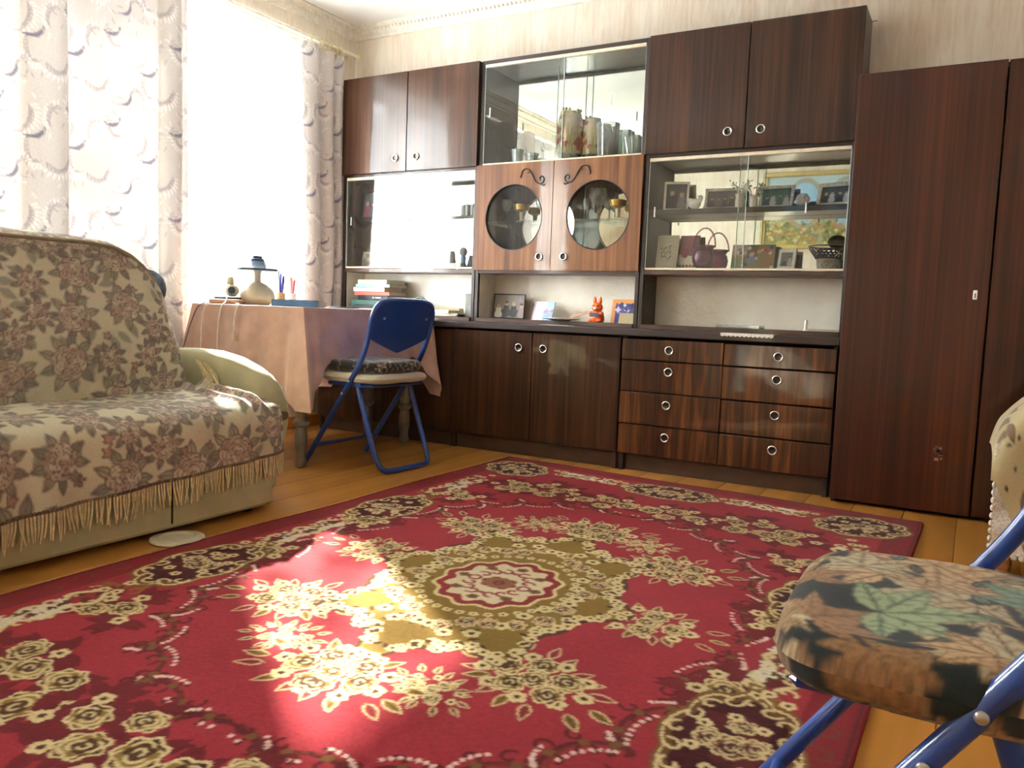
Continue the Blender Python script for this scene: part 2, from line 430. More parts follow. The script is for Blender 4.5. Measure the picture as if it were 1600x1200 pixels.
fl = struct(MB().box(XL, XR, YF, YB, -.06, -.022).build('floor', MATS['gap_dark']))
BW = .188
x0 = 3.439-BW*19
base = None; k = 0
while x0+BW*k < XR:
    a = max(XL, x0+BW*k)
    if x0+BW*(k+1) > XL:
        if base is None or a == XL:
            o = MB().box(.0007, BW-.0007, YF, YB, -.022, 0, .002).build('floor_board', MATS['floor_paint'], fl, local=True)
            base = o.data; o.location.x = x0+BW*k
        else:
            o = link('floor_board', base, None, fl); o.location.x = x0+BW*k
    k += 1
struct(MB().box(XL-.4, XR+.2, YF-.2, YB+.2, ZC, ZC+.1).build('ceiling', MATS['ceiling_paint']))
struct(MB().box(XL-.4, XR+.2, YB, YB+.15, -.06, ZC).build('wall_back', MATS['wallpaper']))
struct(MB().box(XL-.4, XR+.2, YF-.15, YF, -.06, ZC).build('wall_front', MATS['wallpaper']))
struct(MB().box(XR, XR+.15, YF, YB, -.06, ZC).build('wall_right', MATS['wallpaper']))
WY0, WY1, WZ0, WZ1 = -3.35, -.29, .74, 2.24  # opening extended out of view past the wide drape, to add daylight
wl = MB()
wl.box(XL-.3, XL, YF, WY0, -.06, ZC).box(XL-.3, XL, WY1, YB, -.06, ZC).box(XL-.3, XL, WY0, WY1, -.06, WZ0).box(XL-.3, XL, WY0, WY1, WZ1, ZC)
struct(wl.build('wall_left', MATS['wallpaper']))
# window: frame, three casements, sill
win = thing('window_1', 'white window behind the sheer curtain, widened out of view for more daylight', 'window', (XL-.24, -1.285, WZ0)); del win['category']; win['kind'] = 'structure'
fr = MB(); fx0, fx1 = XL-.27, XL-.20
fr.box(fx0, fx1, WY0, WY0+.05, WZ0, WZ1, .004).box(fx0, fx1, WY1-.05, WY1, WZ0, WZ1, .004).box(fx0, fx1, WY0, WY1, WZ0, WZ0+.05, .004).box(fx0, fx1, WY0, WY1, WZ1-.05, WZ1, .004)
fr.build('window_frame', MATS['white_paint'], win)
ys = [WY0+.05, -2.45, -1.66, -.93, WY1-.05]
for i in (1, 2, 3): MB().box(fx0, fx1, ys[i]-.06, ys[i]+.06, WZ0+.05, WZ1-.05, .004).build('mullion', MATS['white_paint'], win)
for i in range(4):
    a, b = ys[i]+(.06 if i else 0), ys[i+1]-(.06 if i < 3 else 0)
    MB().box(XL-.238, XL-.234, a, b, WZ0+.05, WZ1-.05).build('pane', MATS['window_glass'], win)
struct(MB().box(XL-.2, XL+.05, WY0-.03, WY1+.03, WZ0-.03, WZ0, .006).build('trim_1', MATS['white_paint']))   # sill
# cornice: stepped plaster moulding with a bead row
def cornice(name, axis, a, b, sgn, wall):
    pr = [(0, 0), (.055, 0), (.055, -.008), (.045, -.014), (.030, -.032), (.022, -.05), (.012, -.058), (.012, -.075), (0, -.078)]
    poly = [(wall+sgn*q[0], ZC+q[1]) for q in pr]
    o = struct(MB().prism(poly, axis, a, b).build(name, MATS['cornice_foam'], smooth=30))
    be = MB(); n = int((b-a)/.028)
    for i in range(n):
        t = a+(i+.5)*(b-a)/n
        p = (t, wall+sgn*.036, ZC-.026) if axis == 'x' else (wall+sgn*.036, t, ZC-.026)
        be.ell(p, (.010, .010, .010), 6, 4)
    q = be.build('bead_row', MATS['cornice_foam'], o, smooth=60); q['kind'] = 'stuff'
cornice('trim_2', 'x', XL, XR, -1, YB)
cornice('trim_3', 'y', YF, YB, 1, XL)
struct(MB().box(XL, XL+.016, YF, YB, 0, .07, .004).build('baseboard_left', MATS['floor_paint']))
struct(MB().box(XL, XR, YB-.016, YB, 0, .07, .004).build('baseboard_back', MATS['floor_paint']))
struct(MB().box(XL, XR, YF, YF+.016, 0, .07, .004).build('baseboard_front', MATS['floor_paint']))

# ------------------------------------------------------------------ curtain rod, rings, sheer, drapes
RX, RZ = -.03, 2.298
mat('rod_gold', (222, 208, 158), .3, metal=.4, coat=.4)
mat('rod_white', (236, 230, 214), .35)
rod = thing('curtain_rod', 'pale double curtain rod over the window', 'curtain rod', (RX, -1.3, RZ))
MB().tube([(RX, -3.6, RZ), (RX, .12, RZ)], .0125, 12).build('rod', MATS['rod_white'], rod, smooth=40)
MB().tube([(RX-.05, -3.6, RZ-.004), (RX-.05, .12, RZ-.004)], .010, 12).build('back_rod', MATS['rod_white'], rod, smooth=40)
MB().lathe([(.0125, 0), (.019, .004), (.020, .02), (.014, .03), (.006, .04)], n=16).xform(Matrix.Translation((RX, .12, RZ)) @ Matrix.Rotation(-math.pi/2, 4, 'X')).build('end_cap', MATS['rod_gold'], rod, smooth=50)
for y in (.06, -1.35, -2.9):
    MB().box(XL, RX+.005, y-.01, y+.01, RZ-.028, RZ-.012, .003).build('bracket', MATS['rod_gold'], rod)
ring_me = None
def ring(y, tilt, which):
    global ring_me
    if ring_me is None:
        b = MB().tube([(.026*math.cos(a), 0, .026*math.sin(a)) for a in np.linspace(0, 2*math.pi, 20, endpoint=False)], .0035, 6, closed=True)
        o = b.build('curtain_ring', MATS['rod_gold'], smooth=60); ring_me = o.data
    else: o = link('curtain_ring', ring_me, None)
    o.location = (RX, y, RZ-.010); o.rotation_euler = (0, 0, tilt)
    tag(o, 'gold curtain ring over the narrow drape, %s' % which, 'curtain ring', 'rings of the narrow drape')
for i, y in enumerate((-.275, -.225, -.185, -.145, -.105, -.065, -.02)): ring(y, (-.4, .3, -.1, .35, -.25, .2, -.3)[i], ('nearest the window', 'second from the window', 'third from the window', 'fourth from the window', 'third from the corner', 'second from the corner', 'nearest the corner')[i])

m = bpy.data.materials.new('tulle'); m.use_nodes = True; nt = m.node_tree; nt.nodes.remove(nt.nodes['Principled BSDF'])
t = nt.nodes.new('ShaderNodeBsdfTransparent'); tl = nt.nodes.new('ShaderNodeBsdfTranslucent'); df = nt.nodes.new('ShaderNodeBsdfDiffuse')
tl.inputs[0].default_value = df.inputs[0].default_value = (.93, .93, .93, 1)
tcn = nt.nodes.new('ShaderNodeTexCoord'); nz = nt.nodes.new('ShaderNodeTexNoise'); nz.inputs['Scale'].default_value = 7; nz.inputs['Detail'].default_value = 1
nt.links.new(tcn.outputs['Object'], nz.inputs['Vector'])
rp = nt.nodes.new('ShaderNodeMapRange'); rp.inputs[1].default_value = .40; rp.inputs[2].default_value = .62; rp.inputs[3].default_value = .22; rp.inputs[4].default_value = .80  # patchy openness put into the net to dapple the sun on the rug
nt.links.new(nz.outputs[0], rp.inputs[0])
ma = nt.nodes.new('ShaderNodeMixShader'); mb_ = nt.nodes.new('ShaderNodeMixShader'); ma.inputs[0].default_value = .6
nt.links.new(df.outputs[0], ma.inputs[1]); nt.links.new(tl.outputs[0], ma.inputs[2])
nt.links.new(rp.outputs[0], mb_.inputs[0]); nt.links.new(ma.outputs[0], mb_.inputs[1]); nt.links.new(t.outputs[0], mb_.inputs[2])
nt.links.new(mb_.outputs[0], nt.nodes['Material Output'].inputs[0]); MATS['tulle'] = m
yy = np.linspace(-3.5, -.20, 360); zz = np.linspace(2.285, .42, 30)
Yg, Zg = np.meshgrid(yy, zz)
Xg = RX-.052+.012*np.sin(Yg*62+np.sin(Yg*9)*1.5)*(1+.25*np.sin(Zg*3))
o = fast_grid('sheer_curtain', np.stack([Xg, Yg, Zg], -1), None, MATS['tulle'])
tag(o, 'white sheer net curtain hanging across the whole window', 'curtain')

# leaf-printed drape cloth
rnd = random.Random(5)
dc = Canvas(.36, .40, .003, (204, 197, 192), wrap=True)
def frond(x, y, s, rot, col, hi):
    pts = [(x+s*.5*math.cos(rot+q*1.6)*q*1.4, y+s*.6*math.sin(rot+q*1.6)*q*1.4) for q in np.linspace(0, 1, 12)]
    dc.line(pts, .003, col)
    for i in range(1, 12):
        a = math.atan2(pts[i][1]-pts[i-1][1], pts[i][0]-pts[i-1][0])
        for sg in (1, -1): dc.leaf(pts[i][0], pts[i][1], s*.22, s*.05, a+sg*1.0, col if sg > 0 else hi)
def crescent(x, y, s, rot, col):
    a = np.linspace(0, 1, 16); o1 = np.stack([a*s, .42*s*np.sin(a*math.pi*.85)], 1); o2 = np.stack([a[::-1]*s, .24*s*np.sin(a[::-1]*math.pi*.9)], 1)
    p = np.vstack([o1, o2]); c, q = math.cos(rot), math.sin(rot)
    dc.poly(np.stack([x+p[:, 0]*c-p[:, 1]*q, y+p[:, 0]*q+p[:, 1]*c], 1), col)
for (x, y, s_, r_) in ((.05, .08, .15, .4), (.22, .26, .16, 1.0), (.10, .30, .13, 2.4), (.30, .10, .14, 2.0), (.14, .16, .12, 3.4), (.33, .33, .12, 4.4)): frond(x, y, s_, r_, (168, 158, 160), (232, 228, 224))
for (x, y, s_, r_) in ((.02, .20, .10, -.5), (.19, .06, .10, -.4), (.26, .37, .09, -.7)): crescent(x, y, s_, r_, (124, 118, 132))
for k in range(46):
    x, y, a_ = rnd.random()*.36, rnd.random()*.4, rnd.random()*6.3
    dc.leaf(x, y, .034, .007, a_, (226, 222, 218) if k % 2 else (176, 166, 166))
cmat('drape_cloth', .8, transl=.045, bump=(120, .2))
def drape(name, plan, zt, zb, label, taper=0.0, ycen=None, us=1.0):
    p = np.array(smooth_path(plan, 3)); seg = np.r_[0, np.cumsum(np.hypot(*np.diff(p, axis=0).T))]
    n = int(seg[-1]/.0042); u = np.linspace(0, seg[-1], n)
    px = np.interp(u, seg, p[:, 0]); py = np.interp(u, seg, p[:, 1]); z = np.linspace(zt, zb, int((zt-zb)/.0065))
    U, Z = np.meshgrid(u, z); PX, _ = np.meshgrid(px, z); PY, _ = np.meshgrid(py, z)
    q = (zt-Z)/(zt-zb)
    PX = PX+.008*np.sin(Z*5+U*7)*q
    if ycen is not None: PY = ycen+(PY-ycen)*(1+taper*q)+.05*taper*np.sin(Z*4)
    col = dc.sample(U*us, -Z)
    o = fast_grid(name, np.stack([PX, PY, Z], -1), col, MATS['drape_cloth'])
    return tag(o, label, 'curtain')
# plan points are (x toward room, y along wall); omega folds overlap themselves
PL = [(-.015, -2.62), (.03, -2.54), (-.02, -2.44), (.035, -2.34), (-.02, -2.22), (.02, -2.12), (-.02, -2.03), (-.01, -1.93), (.05, -1.97), (.085, -1.90), (.08, -1.80), (.04, -1.765), (.0, -1.84),
      (-.02, -1.78), (-.015, -1.70), (.01, -1.62), (-.015, -1.54), (.008, -1.46), (-.015, -1.38), (.0, -1.30), (.05, -1.345), (.085, -1.29), (.075, -1.225), (.03, -1.20), (.0, -1.26), (.04, -1.28), (.02, -1.19), (.03, -1.16), (.0, -1.15)]
drape('window_drape', PL, RZ-.035, .12, 'wide grey leaf-patterned drape hanging behind the floral sofa', taper=.02, ycen=-1.7)
PR = [(-.065, -.345), (-.03, -.345), (-.004, -.285), (-.008, -.21), (-.05, -.195), (-.06, -.165), (-.02, -.13), (-.004, -.09), (-.035, -.06), (-.06, -.085), (-.04, -.03), (-.01, .0), (-.035, .04), (-.06, .02)]
drape('window_drape', PR, RZ-.035, .30, 'narrow grey leaf-patterned drape beside the wall unit', taper=-.18, ycen=.02)

# ------------------------------------------------------------------ the wall unit
SW, T0, Z1, Z2, ZN, ZCT = .98, 2.1165, 1.551, .985, .712, .690     # section width, top, glazing heights, niche floor, counter top
YBK = .204                                                          # back of the carcasses
HANDLE = []
def handle(x, y, z, door):
    if not HANDLE:
        a = MB().tube([(.0185*math.cos(t), -.004, .0185*math.sin(t)) for t in np.linspace(0, 2*math.pi, 28, endpoint=False)], .0040, 8, closed=True)
        HANDLE.append(a.build('handle', MATS['chrome'], smooth=60)); HANDLE.append(None)
        b = MB().lathe([(.0155, 0), (.0155, .002), (.013, .0005), (1e-6, .0002)], n=24).xform(Matrix.Rotation(math.pi/2, 4, 'X'))
        HANDLE[1] = b.build('handle_recess', MATS['steel_dark'], smooth=40); first = HANDLE
    else:
        first = [link('handle', HANDLE[0].data, None), link('handle_recess', HANDLE[1].data, None)]
    o0 = Vector((0, 0, 0)); p = door
    while p is not None: o0 = o0+p.location; p = p.parent
    for h in first: h.parent = door; h.location = Vector((x, y, z))-o0
def board(par, name, x0, x1, y0, y1, z0, z1, m='carcass', b=.0015): return MB().box(x0, x1, y0, y1, z0, z1, b).build(name, MATS[m], par)
def slide_pane(par, x0, x1, y, z0, z1, grip):
    g = MB().box(x0, x1, y-.0025, y+.0025, z0, z1).build('glass_pane', MATS['pane'], par)
    for e0 in (x0, x1-.003): MB().box(e0, e0+.003, y-.003, y+.003, z0, z1).build('pane_edge', MATS['pane_edge'], g)
    MB().box(grip-.0035, grip+.0035, y-.0055, y-.0026, z0+.25, z0+.30, .001).build('finger_grip', MATS['white_plastic'], g)
def hutch(i, label):
    x0, x1 = SW*i+.002, SW*(i+1)-.002
    h = thing('hutch_cabinet', label, 'cabinet', ((x0+x1)/2, .1, ZCT))
    board(h, 'side_panel', x0, x0+.020, .0, YBK, ZCT, T0); board(h, 'side_panel', x1-.020, x1, .0, YBK, ZCT, T0)
    board(h, 'top_panel', x0+.02, x1-.02, .0, YBK, T0-.020, T0)
    board(h, 'divider', x0+.02, x1-.02, .003, YBK-.004, Z1-.018, Z1+.002); board(h, 'divider', x0+.02, x1-.02, .003, YBK-.004, Z2-.024, Z2-.002, 'carcass_edge')
    board(h, 'bottom_panel', x0+.02, x1-.02, -.012, YBK, ZCT, ZN, 'carcass_edge')
    board(h, 'niche_back', x0+.02, x1-.02, .190, .196, ZN, Z2-.024, 'foil', 0)
    board(h, 'niche_lining', x0+.02, x0+.022, .02, .19, ZN, Z2-.024, 'foil' if i < 2 else 'carcass', 0)
    gz0, gz1 = (Z2, Z1-.018) if i != 1 else (Z1+.002, T0-.02)
    board(h, 'mirror_back', x0+.02, x1-.02, .190, .196, gz0, gz1, 'mirror', 0)
    if i == 1: board(h, 'mirror_back', x0+.02, x1-.02, .190, .196, Z2, Z1-.018, 'mirror', 0)
    else: board(h, 'back_panel', x0+.02, x1-.02, .190, .200, Z1+.002, T0-.02, 'carcass', 0)
    board(h, 'slide_track', x0+.022, x1-.022, .002, .020, gz0, gz0+.010, 'track', .001); board(h, 'slide_track', x0+.022, x1-.022, .002, .020, gz1-.016, gz1, 'track', .001)
    xm = (x0+x1)/2
    slide_pane(h, x0+.022, xm+.02, .007, gz0+.010, gz1-.016, x0+.06); slide_pane(h, xm-.02, x1-.022, .015, gz0+.010, gz1-.016, x1-.2)
    return h, x0, x1
H1, a0, a1 = hutch(0, 'leftmost glazed hutch of the wall unit, two glossy doors on top')
H2, b0, b1 = hutch(1, 'middle hutch of the wall unit, two doors with round glass windows')
H3, c0, c1 = hutch(2, 'right hutch of the wall unit, two dark doors over glazed photo shelves')
for H, x0, x1, nm in ((H1, a0, a1, 'veneer_dark'), (H3, c0, c1, 'veneer_dark')):
    xm = (x0+x1)/2
    for k, (p, q, hx) in enumerate(((x0, xm-.002, xm-.080), (xm+.002, x1, xm+.072))):
        d = MB().box(p, q, -.019, -.001, Z1-.002, T0, .002).build('door', MATS[nm], H)
        handle(hx, -.0195, 1.628, d)
# shelf of the photo hutch
board(H3, 'shelf', c0+.02, c1-.02, .03, .185, 1.258, 1.284)
board(H1, 'small_shelf', .765, a1-.02, .05, .188, 1.272, 1.290, 'carcass_edge')
# bar doors with a round opening
def round_door(x0, x1, z0, z1, cx, cz, r, par):
    n = 56; v = []; f = []
    ang = sorted(set([2*math.pi*k/n for k in range(n)]+[math.atan2(z-cz, x-cx) % (2*math.pi) for x in (x0, x1) for z in (z0, z1)]))
    m = len(ang)
    for y in (-.019, -.001):
        for a in ang:
            c, s = math.cos(a), math.sin(a)
            t = min([((x1 if c > 0 else x0)-cx)/c if abs(c) > 1e-9 else 1e9, ((z1 if s > 0 else z0)-cz)/s if abs(s) > 1e-9 else 1e9])
            v += [(cx+r*c, y, cz+r*s), (cx+t*c, y, cz+t*s)]
    for k in range(m):
        j = (k+1) % m
        f += [(2*k, 2*k+1, 2*j+1, 2*j), (2*m+2*k, 2*m+2*j, 2*m+2*j+1, 2*m+2*k+1), (2*k, 2*j, 2*m+2*j, 2*m+2*k), (2*k+1, 2*m+2*k+1, 2*m+2*j+1, 2*j+1)]
    d = MB().add(v, f).build('door', MATS['veneer_bar'], par)
    circ = [(cx+(r)*math.cos(t), -.0185, cz+(r)*math.sin(t)) for t in np.linspace(0, 2*math.pi, 56, endpoint=False)]
    MB().tube(circ, .0028, 6, closed=True).build('rim', MATS['iron_black'], d, smooth=60)
    MB().lathe([(r+.006, 0), (r+.006, .003), (1e-6, .003)], n=48).xform(Matrix.Translation((cx, -.004, cz)) @ Matrix.Rotation(math.pi/2, 4, 'X')).build('round_pane', MATS['pane'], d)
    return d
xs = 1.462
for (p, q, cx, hx, sg) in ((b0, xs-.002, 1.225, 1.395, 1), (xs+.002, b1, 1.722, 1.540, -1)):
    d = round_door(p, q, Z2-.008, Z1, cx, 1.262, .176, H2)
    handle(hx, -.0195, 1.050, d)
    ox = 1.345 if sg > 0 else 1.592
    P = [(-.078, -.020), (-.072, .002), (-.055, .012), (-.032, .008), (-.012, -.018), (.004, -.050), (.024, -.070), (.048, -.072), (.062, -.058), (.060, -.038), (.044, -.030), (.034, -.042), (.042, -.052)]
    pts = smooth_path([(ox+sg*u, -.022, 1.505+w) for u, w in P], 2)
    sc = MB().tube(pts, .0034, 6); 
    sc.tube(smooth_path([(ox+sg*u, -.022, 1.505+w) for u, w in ((-.032, .008), (-.028, -.004), (-.036, -.012))], 2), .0028, 6)
    sc.tube(smooth_path([(ox+sg*u, -.022, 1.505+w) for u, w in ((.04, -.072), (.06, -.082), (.068, -.074))], 2), .0030, 6)
    sc.tube(smooth_path([(ox+sg*u, -.022, 1.505+w) for u, w in ((-.078, -.02), (-.084, -.03), (-.076, -.034))], 2), .0030, 6)
    sc.build('scroll_ornament', MATS['iron_black'], d, smooth=60)
MB().box(b0+.022, b1-.022, .03, .186, 1.243, 1.249).build('glass_shelf', MATS['pane'], H2)
MB().tube([(2.937, .17, 2.108), (2.962, .17, 2.108)], .0018, 6).build('hinge_nail', MATS['steel_dark'], H3)

# base cabinets
YD = -.1985
def base(x0, x1, label, name):
    h = thing(name, label, 'cabinet', ((x0+x1)/2, 0, 0))
    board(h, 'side_panel', x0, x0+.018, YD+.019, YBK, .0, ZCT-.036); board(h, 'side_panel', x1-.018, x1, YD+.019, YBK, .0, ZCT-.036)
    board(h, 'bottom_panel', x0+.018, x1-.018, YD+.02, YBK, .075, .092); board(h, 'back_panel', x0+.018, x1-.018, YBK-.01, YBK, .092, ZCT-.036)
    board(h, 'plinth', x0+.018, x1-.018, YD+.035, YD+.05, .0, .075, 'carcass_edge')
    return h
B1 = base(.002, .978, 'dark base cabinet half hidden behind the draped table', 'base_cabinet')
B2 = base(.982, 1.958, 'dark base cabinet with two doors under the middle hutch', 'base_cabinet')
B3 = base(1.963, 2.946, 'dark chest of eight drawers under the right hutch', 'drawer_chest')
for B, xa, xb in ((B1, .002, .978), (B2, .982, 1.958)):
    xm = (xa+xb)/2
    for p, q, hx in ((xa, xm-.002, xm-.078), (xm+.002, xb, xm+.066)):
        d = MB().box(p, q, YD, YD+.018, .085, ZCT-.044, .002).build('door', MATS['veneer_dark'], B); handle(hx, YD-.0005, .567, d)
for xa, xb, hx, dz in ((1.967, 2.459, 2.205, 0), (2.463, 2.944, 2.704, -.002)):
    zr = [.083, .232, .389, .542, .646]
    for k in range(4):
        dy = [.0, -.004, .002, -.002][(k+(xa > 2.2)) % 4]
        d = MB().box(xa, xb, YD+dy, YD+.018, zr[k]+.002, zr[k+1]-.002+dz, .002).build('drawer', MATS['veneer_drawer'], B3)
        handle(hx, YD+dy-.0005, (.180, .335, .493, .595)[k], d)
for B, x in ((B2, 1.945), (B3, 1.985), (B3, 2.93)): MB().box(x-.012, x+.012, YD+.004, YD+.034, 0, .082, .003).build('foot', MATS['carcass_edge' if x < 1.96 else 'carcass'], B)
ct = MB().box(.0, 2.955, -.212, YBK, ZCT-.034, ZCT, .004).build('worktop', MATS['carcass'])
tag(ct, 'long dark brown worktop running across the base cabinets', 'worktop')

# wardrobe
wd = thing('wardrobe', 'tall reddish-brown wardrobe at the right end of the wall unit', 'wardrobe', (3.5, 0, 0))
board(wd, 'side_panel', 2.966, 2.986, -.248, YBK, .0, 1.752, 'veneer_wardrobe'); board(wd, 'side_panel', 4.04, 4.06, -.248, YBK, .0, 1.752, 'veneer_wardrobe')
board(wd, 'top_panel', 2.986, 4.04, -.248, YBK, 1.732, 1.752); board(wd, 'back_panel', 2.986, 4.04, .19, YBK, .06, 1.732)
board(wd, 'bottom_panel', 2.986, 4.04, -.248, .19, .06, .08); board(wd, 'plinth', 3.07, 4.04, -.20, -.18, 0, .06)
d = MB().box(2.963, 3.479, -.270, -.250, .016, 1.757, .002).build('door', MATS['veneer_wardrobe'], wd)
MB().box(3.428, 3.443, -.273, -.269, .862, .898, .003).build('key_plate', MATS['white_plastic'], d)
MB().box(3.4335, 3.4375, -.2742, -.2728, .868, .886, .001).build('keyhole', MATS['black_card'], d)
sc = MB(); rr = random.Random(3)
for k in range(14):
    x = 3.357+rr.uniform(-.016, .014); z = .262+rr.uniform(-.035, .016); w = rr.uniform(.003, .008)
    sc.box(x-w, x+w, -.2704, -.2698, z-w*.8, z+w*.8)
mat('scuff_wood', (150, 112, 98), .7)
sc.build('scuff', MATS['scuff_wood'], d)
MB().box(3.484, 4.055, -.262, -.244, .016, 1.757, .002).build('door', MATS['veneer_wardrobe'], wd)

# ------------------------------------------------------------------ rug: one quarter is drawn, the weave mirrors it
UH, VH, RES = .96, 1.63, .0035
RED, DKR, MAR, OLV, CRM, BRN, GLD = (160, 46, 56), (98, 28, 32), (74, 20, 26), (136, 104, 42), (234, 212, 158), (84, 50, 26), (162, 126, 48)
rg = Canvas(UH, VH, RES, RED); rn = random.Random(11)
def rose(c, x, y, r, rot=None, p=(CRM, BRN, OLV), w=.0042):
    rot = rn.random()*6.3 if rot is None else rot; ca, sa = math.cos(rot), math.sin(rot)
    c.blob(x, y, r*1.06, p[0], 7, .10, rot, asp=.86); c.blob(x, y, r*.90, p[1], 7, .10, rot, asp=.86)
    c.blob(x+r*.06*ca, y+r*.06*sa, r*.82, p[2], 5, .08, rot+.4, asp=.86); c.blob(x-r*.16*ca, y-r*.16*sa, r*.52, p[1], 4, .1, rot, asp=.9)
    for (d, q, a0, a1, k) in ((.18, .60, -1.2, 1.2, 1.5), (.05, .40, -1.5, 1.0, 1.3), (-.30, .44, 1.9, 4.2, 1.2), (-.12, .22, .4, 4.6, 1.0)):
        c.arc(x+r*d*ca, y+r*d*sa, r*q, a0, a1, w*k*(r/.05)**.5, p[0], asp=.86, rot=rot, n=10)
    for k in (-1, 1): c.arc(x+r*.55*math.cos(rot+k*1.5), y+r*.5*math.sin(rot+k*1.5), r*.26, rot+k*1.5-1.3, rot+k*1.5+1.3, w, p[0], n=7)
    c.blob(x-r*.14*ca, y-r*.14*sa, r*.10, p[1], n=8)
def flower(c, x, y, r, a=CRM, b=BRN):
    o = rn.random()*6.3
    for k in range(5): c.blob(x+r*.55*math.cos(o+k*1.257), y+r*.55*math.sin(o+k*1.257), r*.45, a, n=12)
    c.blob(x, y, r*.34, b, n=10)
def sprig(c, x, y, l, rot, fill=OLV, edge=CRM, ew=.0036): c.leaf(x, y, l, l*.42, rot, fill, edge, ew, BRN)
def scroll(c, x, y, r, rot, col, w, turn=1): 
    c.arc(x, y, r, rot, rot+turn*4.6, w, col, r2=r*.25, n=16)
def bouquet(x, y, s, rot, n=5):
    for k in range(15):
        a = rot+k*.42+rn.uniform(-.1, .1); d = s*(.62+.16*math.cos(2*(a-rot))+rn.uniform(-.05, .05))
        sprig(rg, x+d*math.cos(a)*1.15, y+d*math.sin(a)*.8, s*.32, a, RED if k % 2 else OLV)
    for k in range(9):
        a = rot+k*.7; flower(rg, x+s*.60*math.cos(a)*1.1, y+s*.60*math.sin(a)*.8, s*.125)
    for k in range(n):
        a = rot+k*6.283/n; rose(rg, x+s*.36*math.cos(a)*1.15, y+s*.36*math.sin(a)*.85, s*.215)
    rose(rg, x, y, s*.20)
# outer edge band and dim scrolls in it
rg.poly([(UH-.105, 0), (UH, 0), (UH, VH), (UH-.105, VH)], (132, 32, 40)); rg.poly([(0, VH-.105), (UH, VH-.105), (UH, VH), (0, VH)], (132, 32, 40))
for k in range(16):
    v = .05+k*.105; scroll(rg, UH-.055, v, .034, k*1.3, (112, 66, 40), .006, 1 if k % 2 else -1)
    if v < .95: scroll(rg, v, VH-.055, .034, k*1.7, (112, 66, 40), .006, -1 if k % 2 else 1)
rg.line([(UH-.012, 0), (UH-.012, VH-.012), (0, VH-.012)], .010, (96, 26, 30))
# dark red leaves woven under the corner roses
def darkleaf(x, y, s):
    for k in range(6): rg.leaf(x, y, s, s*.45, rn.random()*6.3, (112, 30, 36))
# dotted vine oval
N = 260; ov = []
for k in range(N+1):
    a = math.pi/2*k/N; e = .82
    ov.append((.655*math.copysign(abs(math.cos(a))**e, 1)+.028*math.sin(a*26), .945*abs(math.sin(a))**e+.028*math.cos(a*26)))
rg.line(ov[::2], .011, DKR); rg.line([(p[0]+.012, p[1]-.008) for p in ov[::2]], .006, (112, 50, 34))
for k in range(3, N, 9):
    x, y = ov[k]; scroll(rg, x+.02, y+.016, .026, k*.7, DKR, .008, 1); scroll(rg, x-.022, y-.012, .022, k*.9, DKR, .007, -1); rg.blob(x, y, .011, (120, 84, 44))
for k in range(0, N, 32):
    for j in range(8):
        if k+j*2 < N:
            x, y = ov[k+j*2]; a = math.pi/2*(k+j*2)/N; rg.blob(x+.026*math.cos(a), y+.026*math.sin(a), .0062, (240, 205, 190), n=8)
    for j in range(7):
        if k+16+j*2 < N:
            x, y = ov[k+16+j*2]; a = math.pi/2*(k+16+j*2)/N; rg.blob(x-.026*math.cos(a), y-.026*math.sin(a), .0062, (240, 205, 190), n=8)
# bouquets inside the oval
bouquet(.36, .43, .185, .8); bouquet(.445, 0, .165, 0, 4); bouquet(0, .655, .195, .2)
bouquet(.21, .60, .10, 1.0, 3)
# roses between oval and border
def spray(x, y, pts, s):
    for (u, v, k) in pts: darkleaf(x+u, y+v, .09)
    for (u, v, k) in pts:
        if k > .5: rose(rg, x+u, y+v, s*k, p=(CRM, BRN, (150, 120, 58)), w=.005)
        else: flower(rg, x+u, y+v, s*k*1.1)
spray(.47, 1.06, [(-.10, .05, 1), (.0, .09, .8), (.10, .03, 1.05), (.03, -.03, .9), (-.07, -.05, .9), (.12, -.07, .85), (.17, .07, .4), (-.17, .0, .42), (.2, -.02, .4), (-.02, .15, .4), (.05, -.1, .4), (-.13, .11, .42)], .052)
spray(.10, 1.05, [(-.05, .02, 1), (.05, .06, .9), (.13, .0, .85), (.03, -.05, .75), (.2, .05, .42), (.17, -.05, .4), (-.02, .1, .42), (.1, .1, .4)], .052)
spray(.63, .74, [(0, 0, .9), (.06, .05, .8), (-.05, .05, .42), (.03, -.06, .42), (.09, -.01, .4)], .05)
spray(.70, .22, [(0, 0, .95), (.02, .075, .7), (-.05, .03, .42), (.04, -.06, .42), (-.03, -.06, .4)], .05)
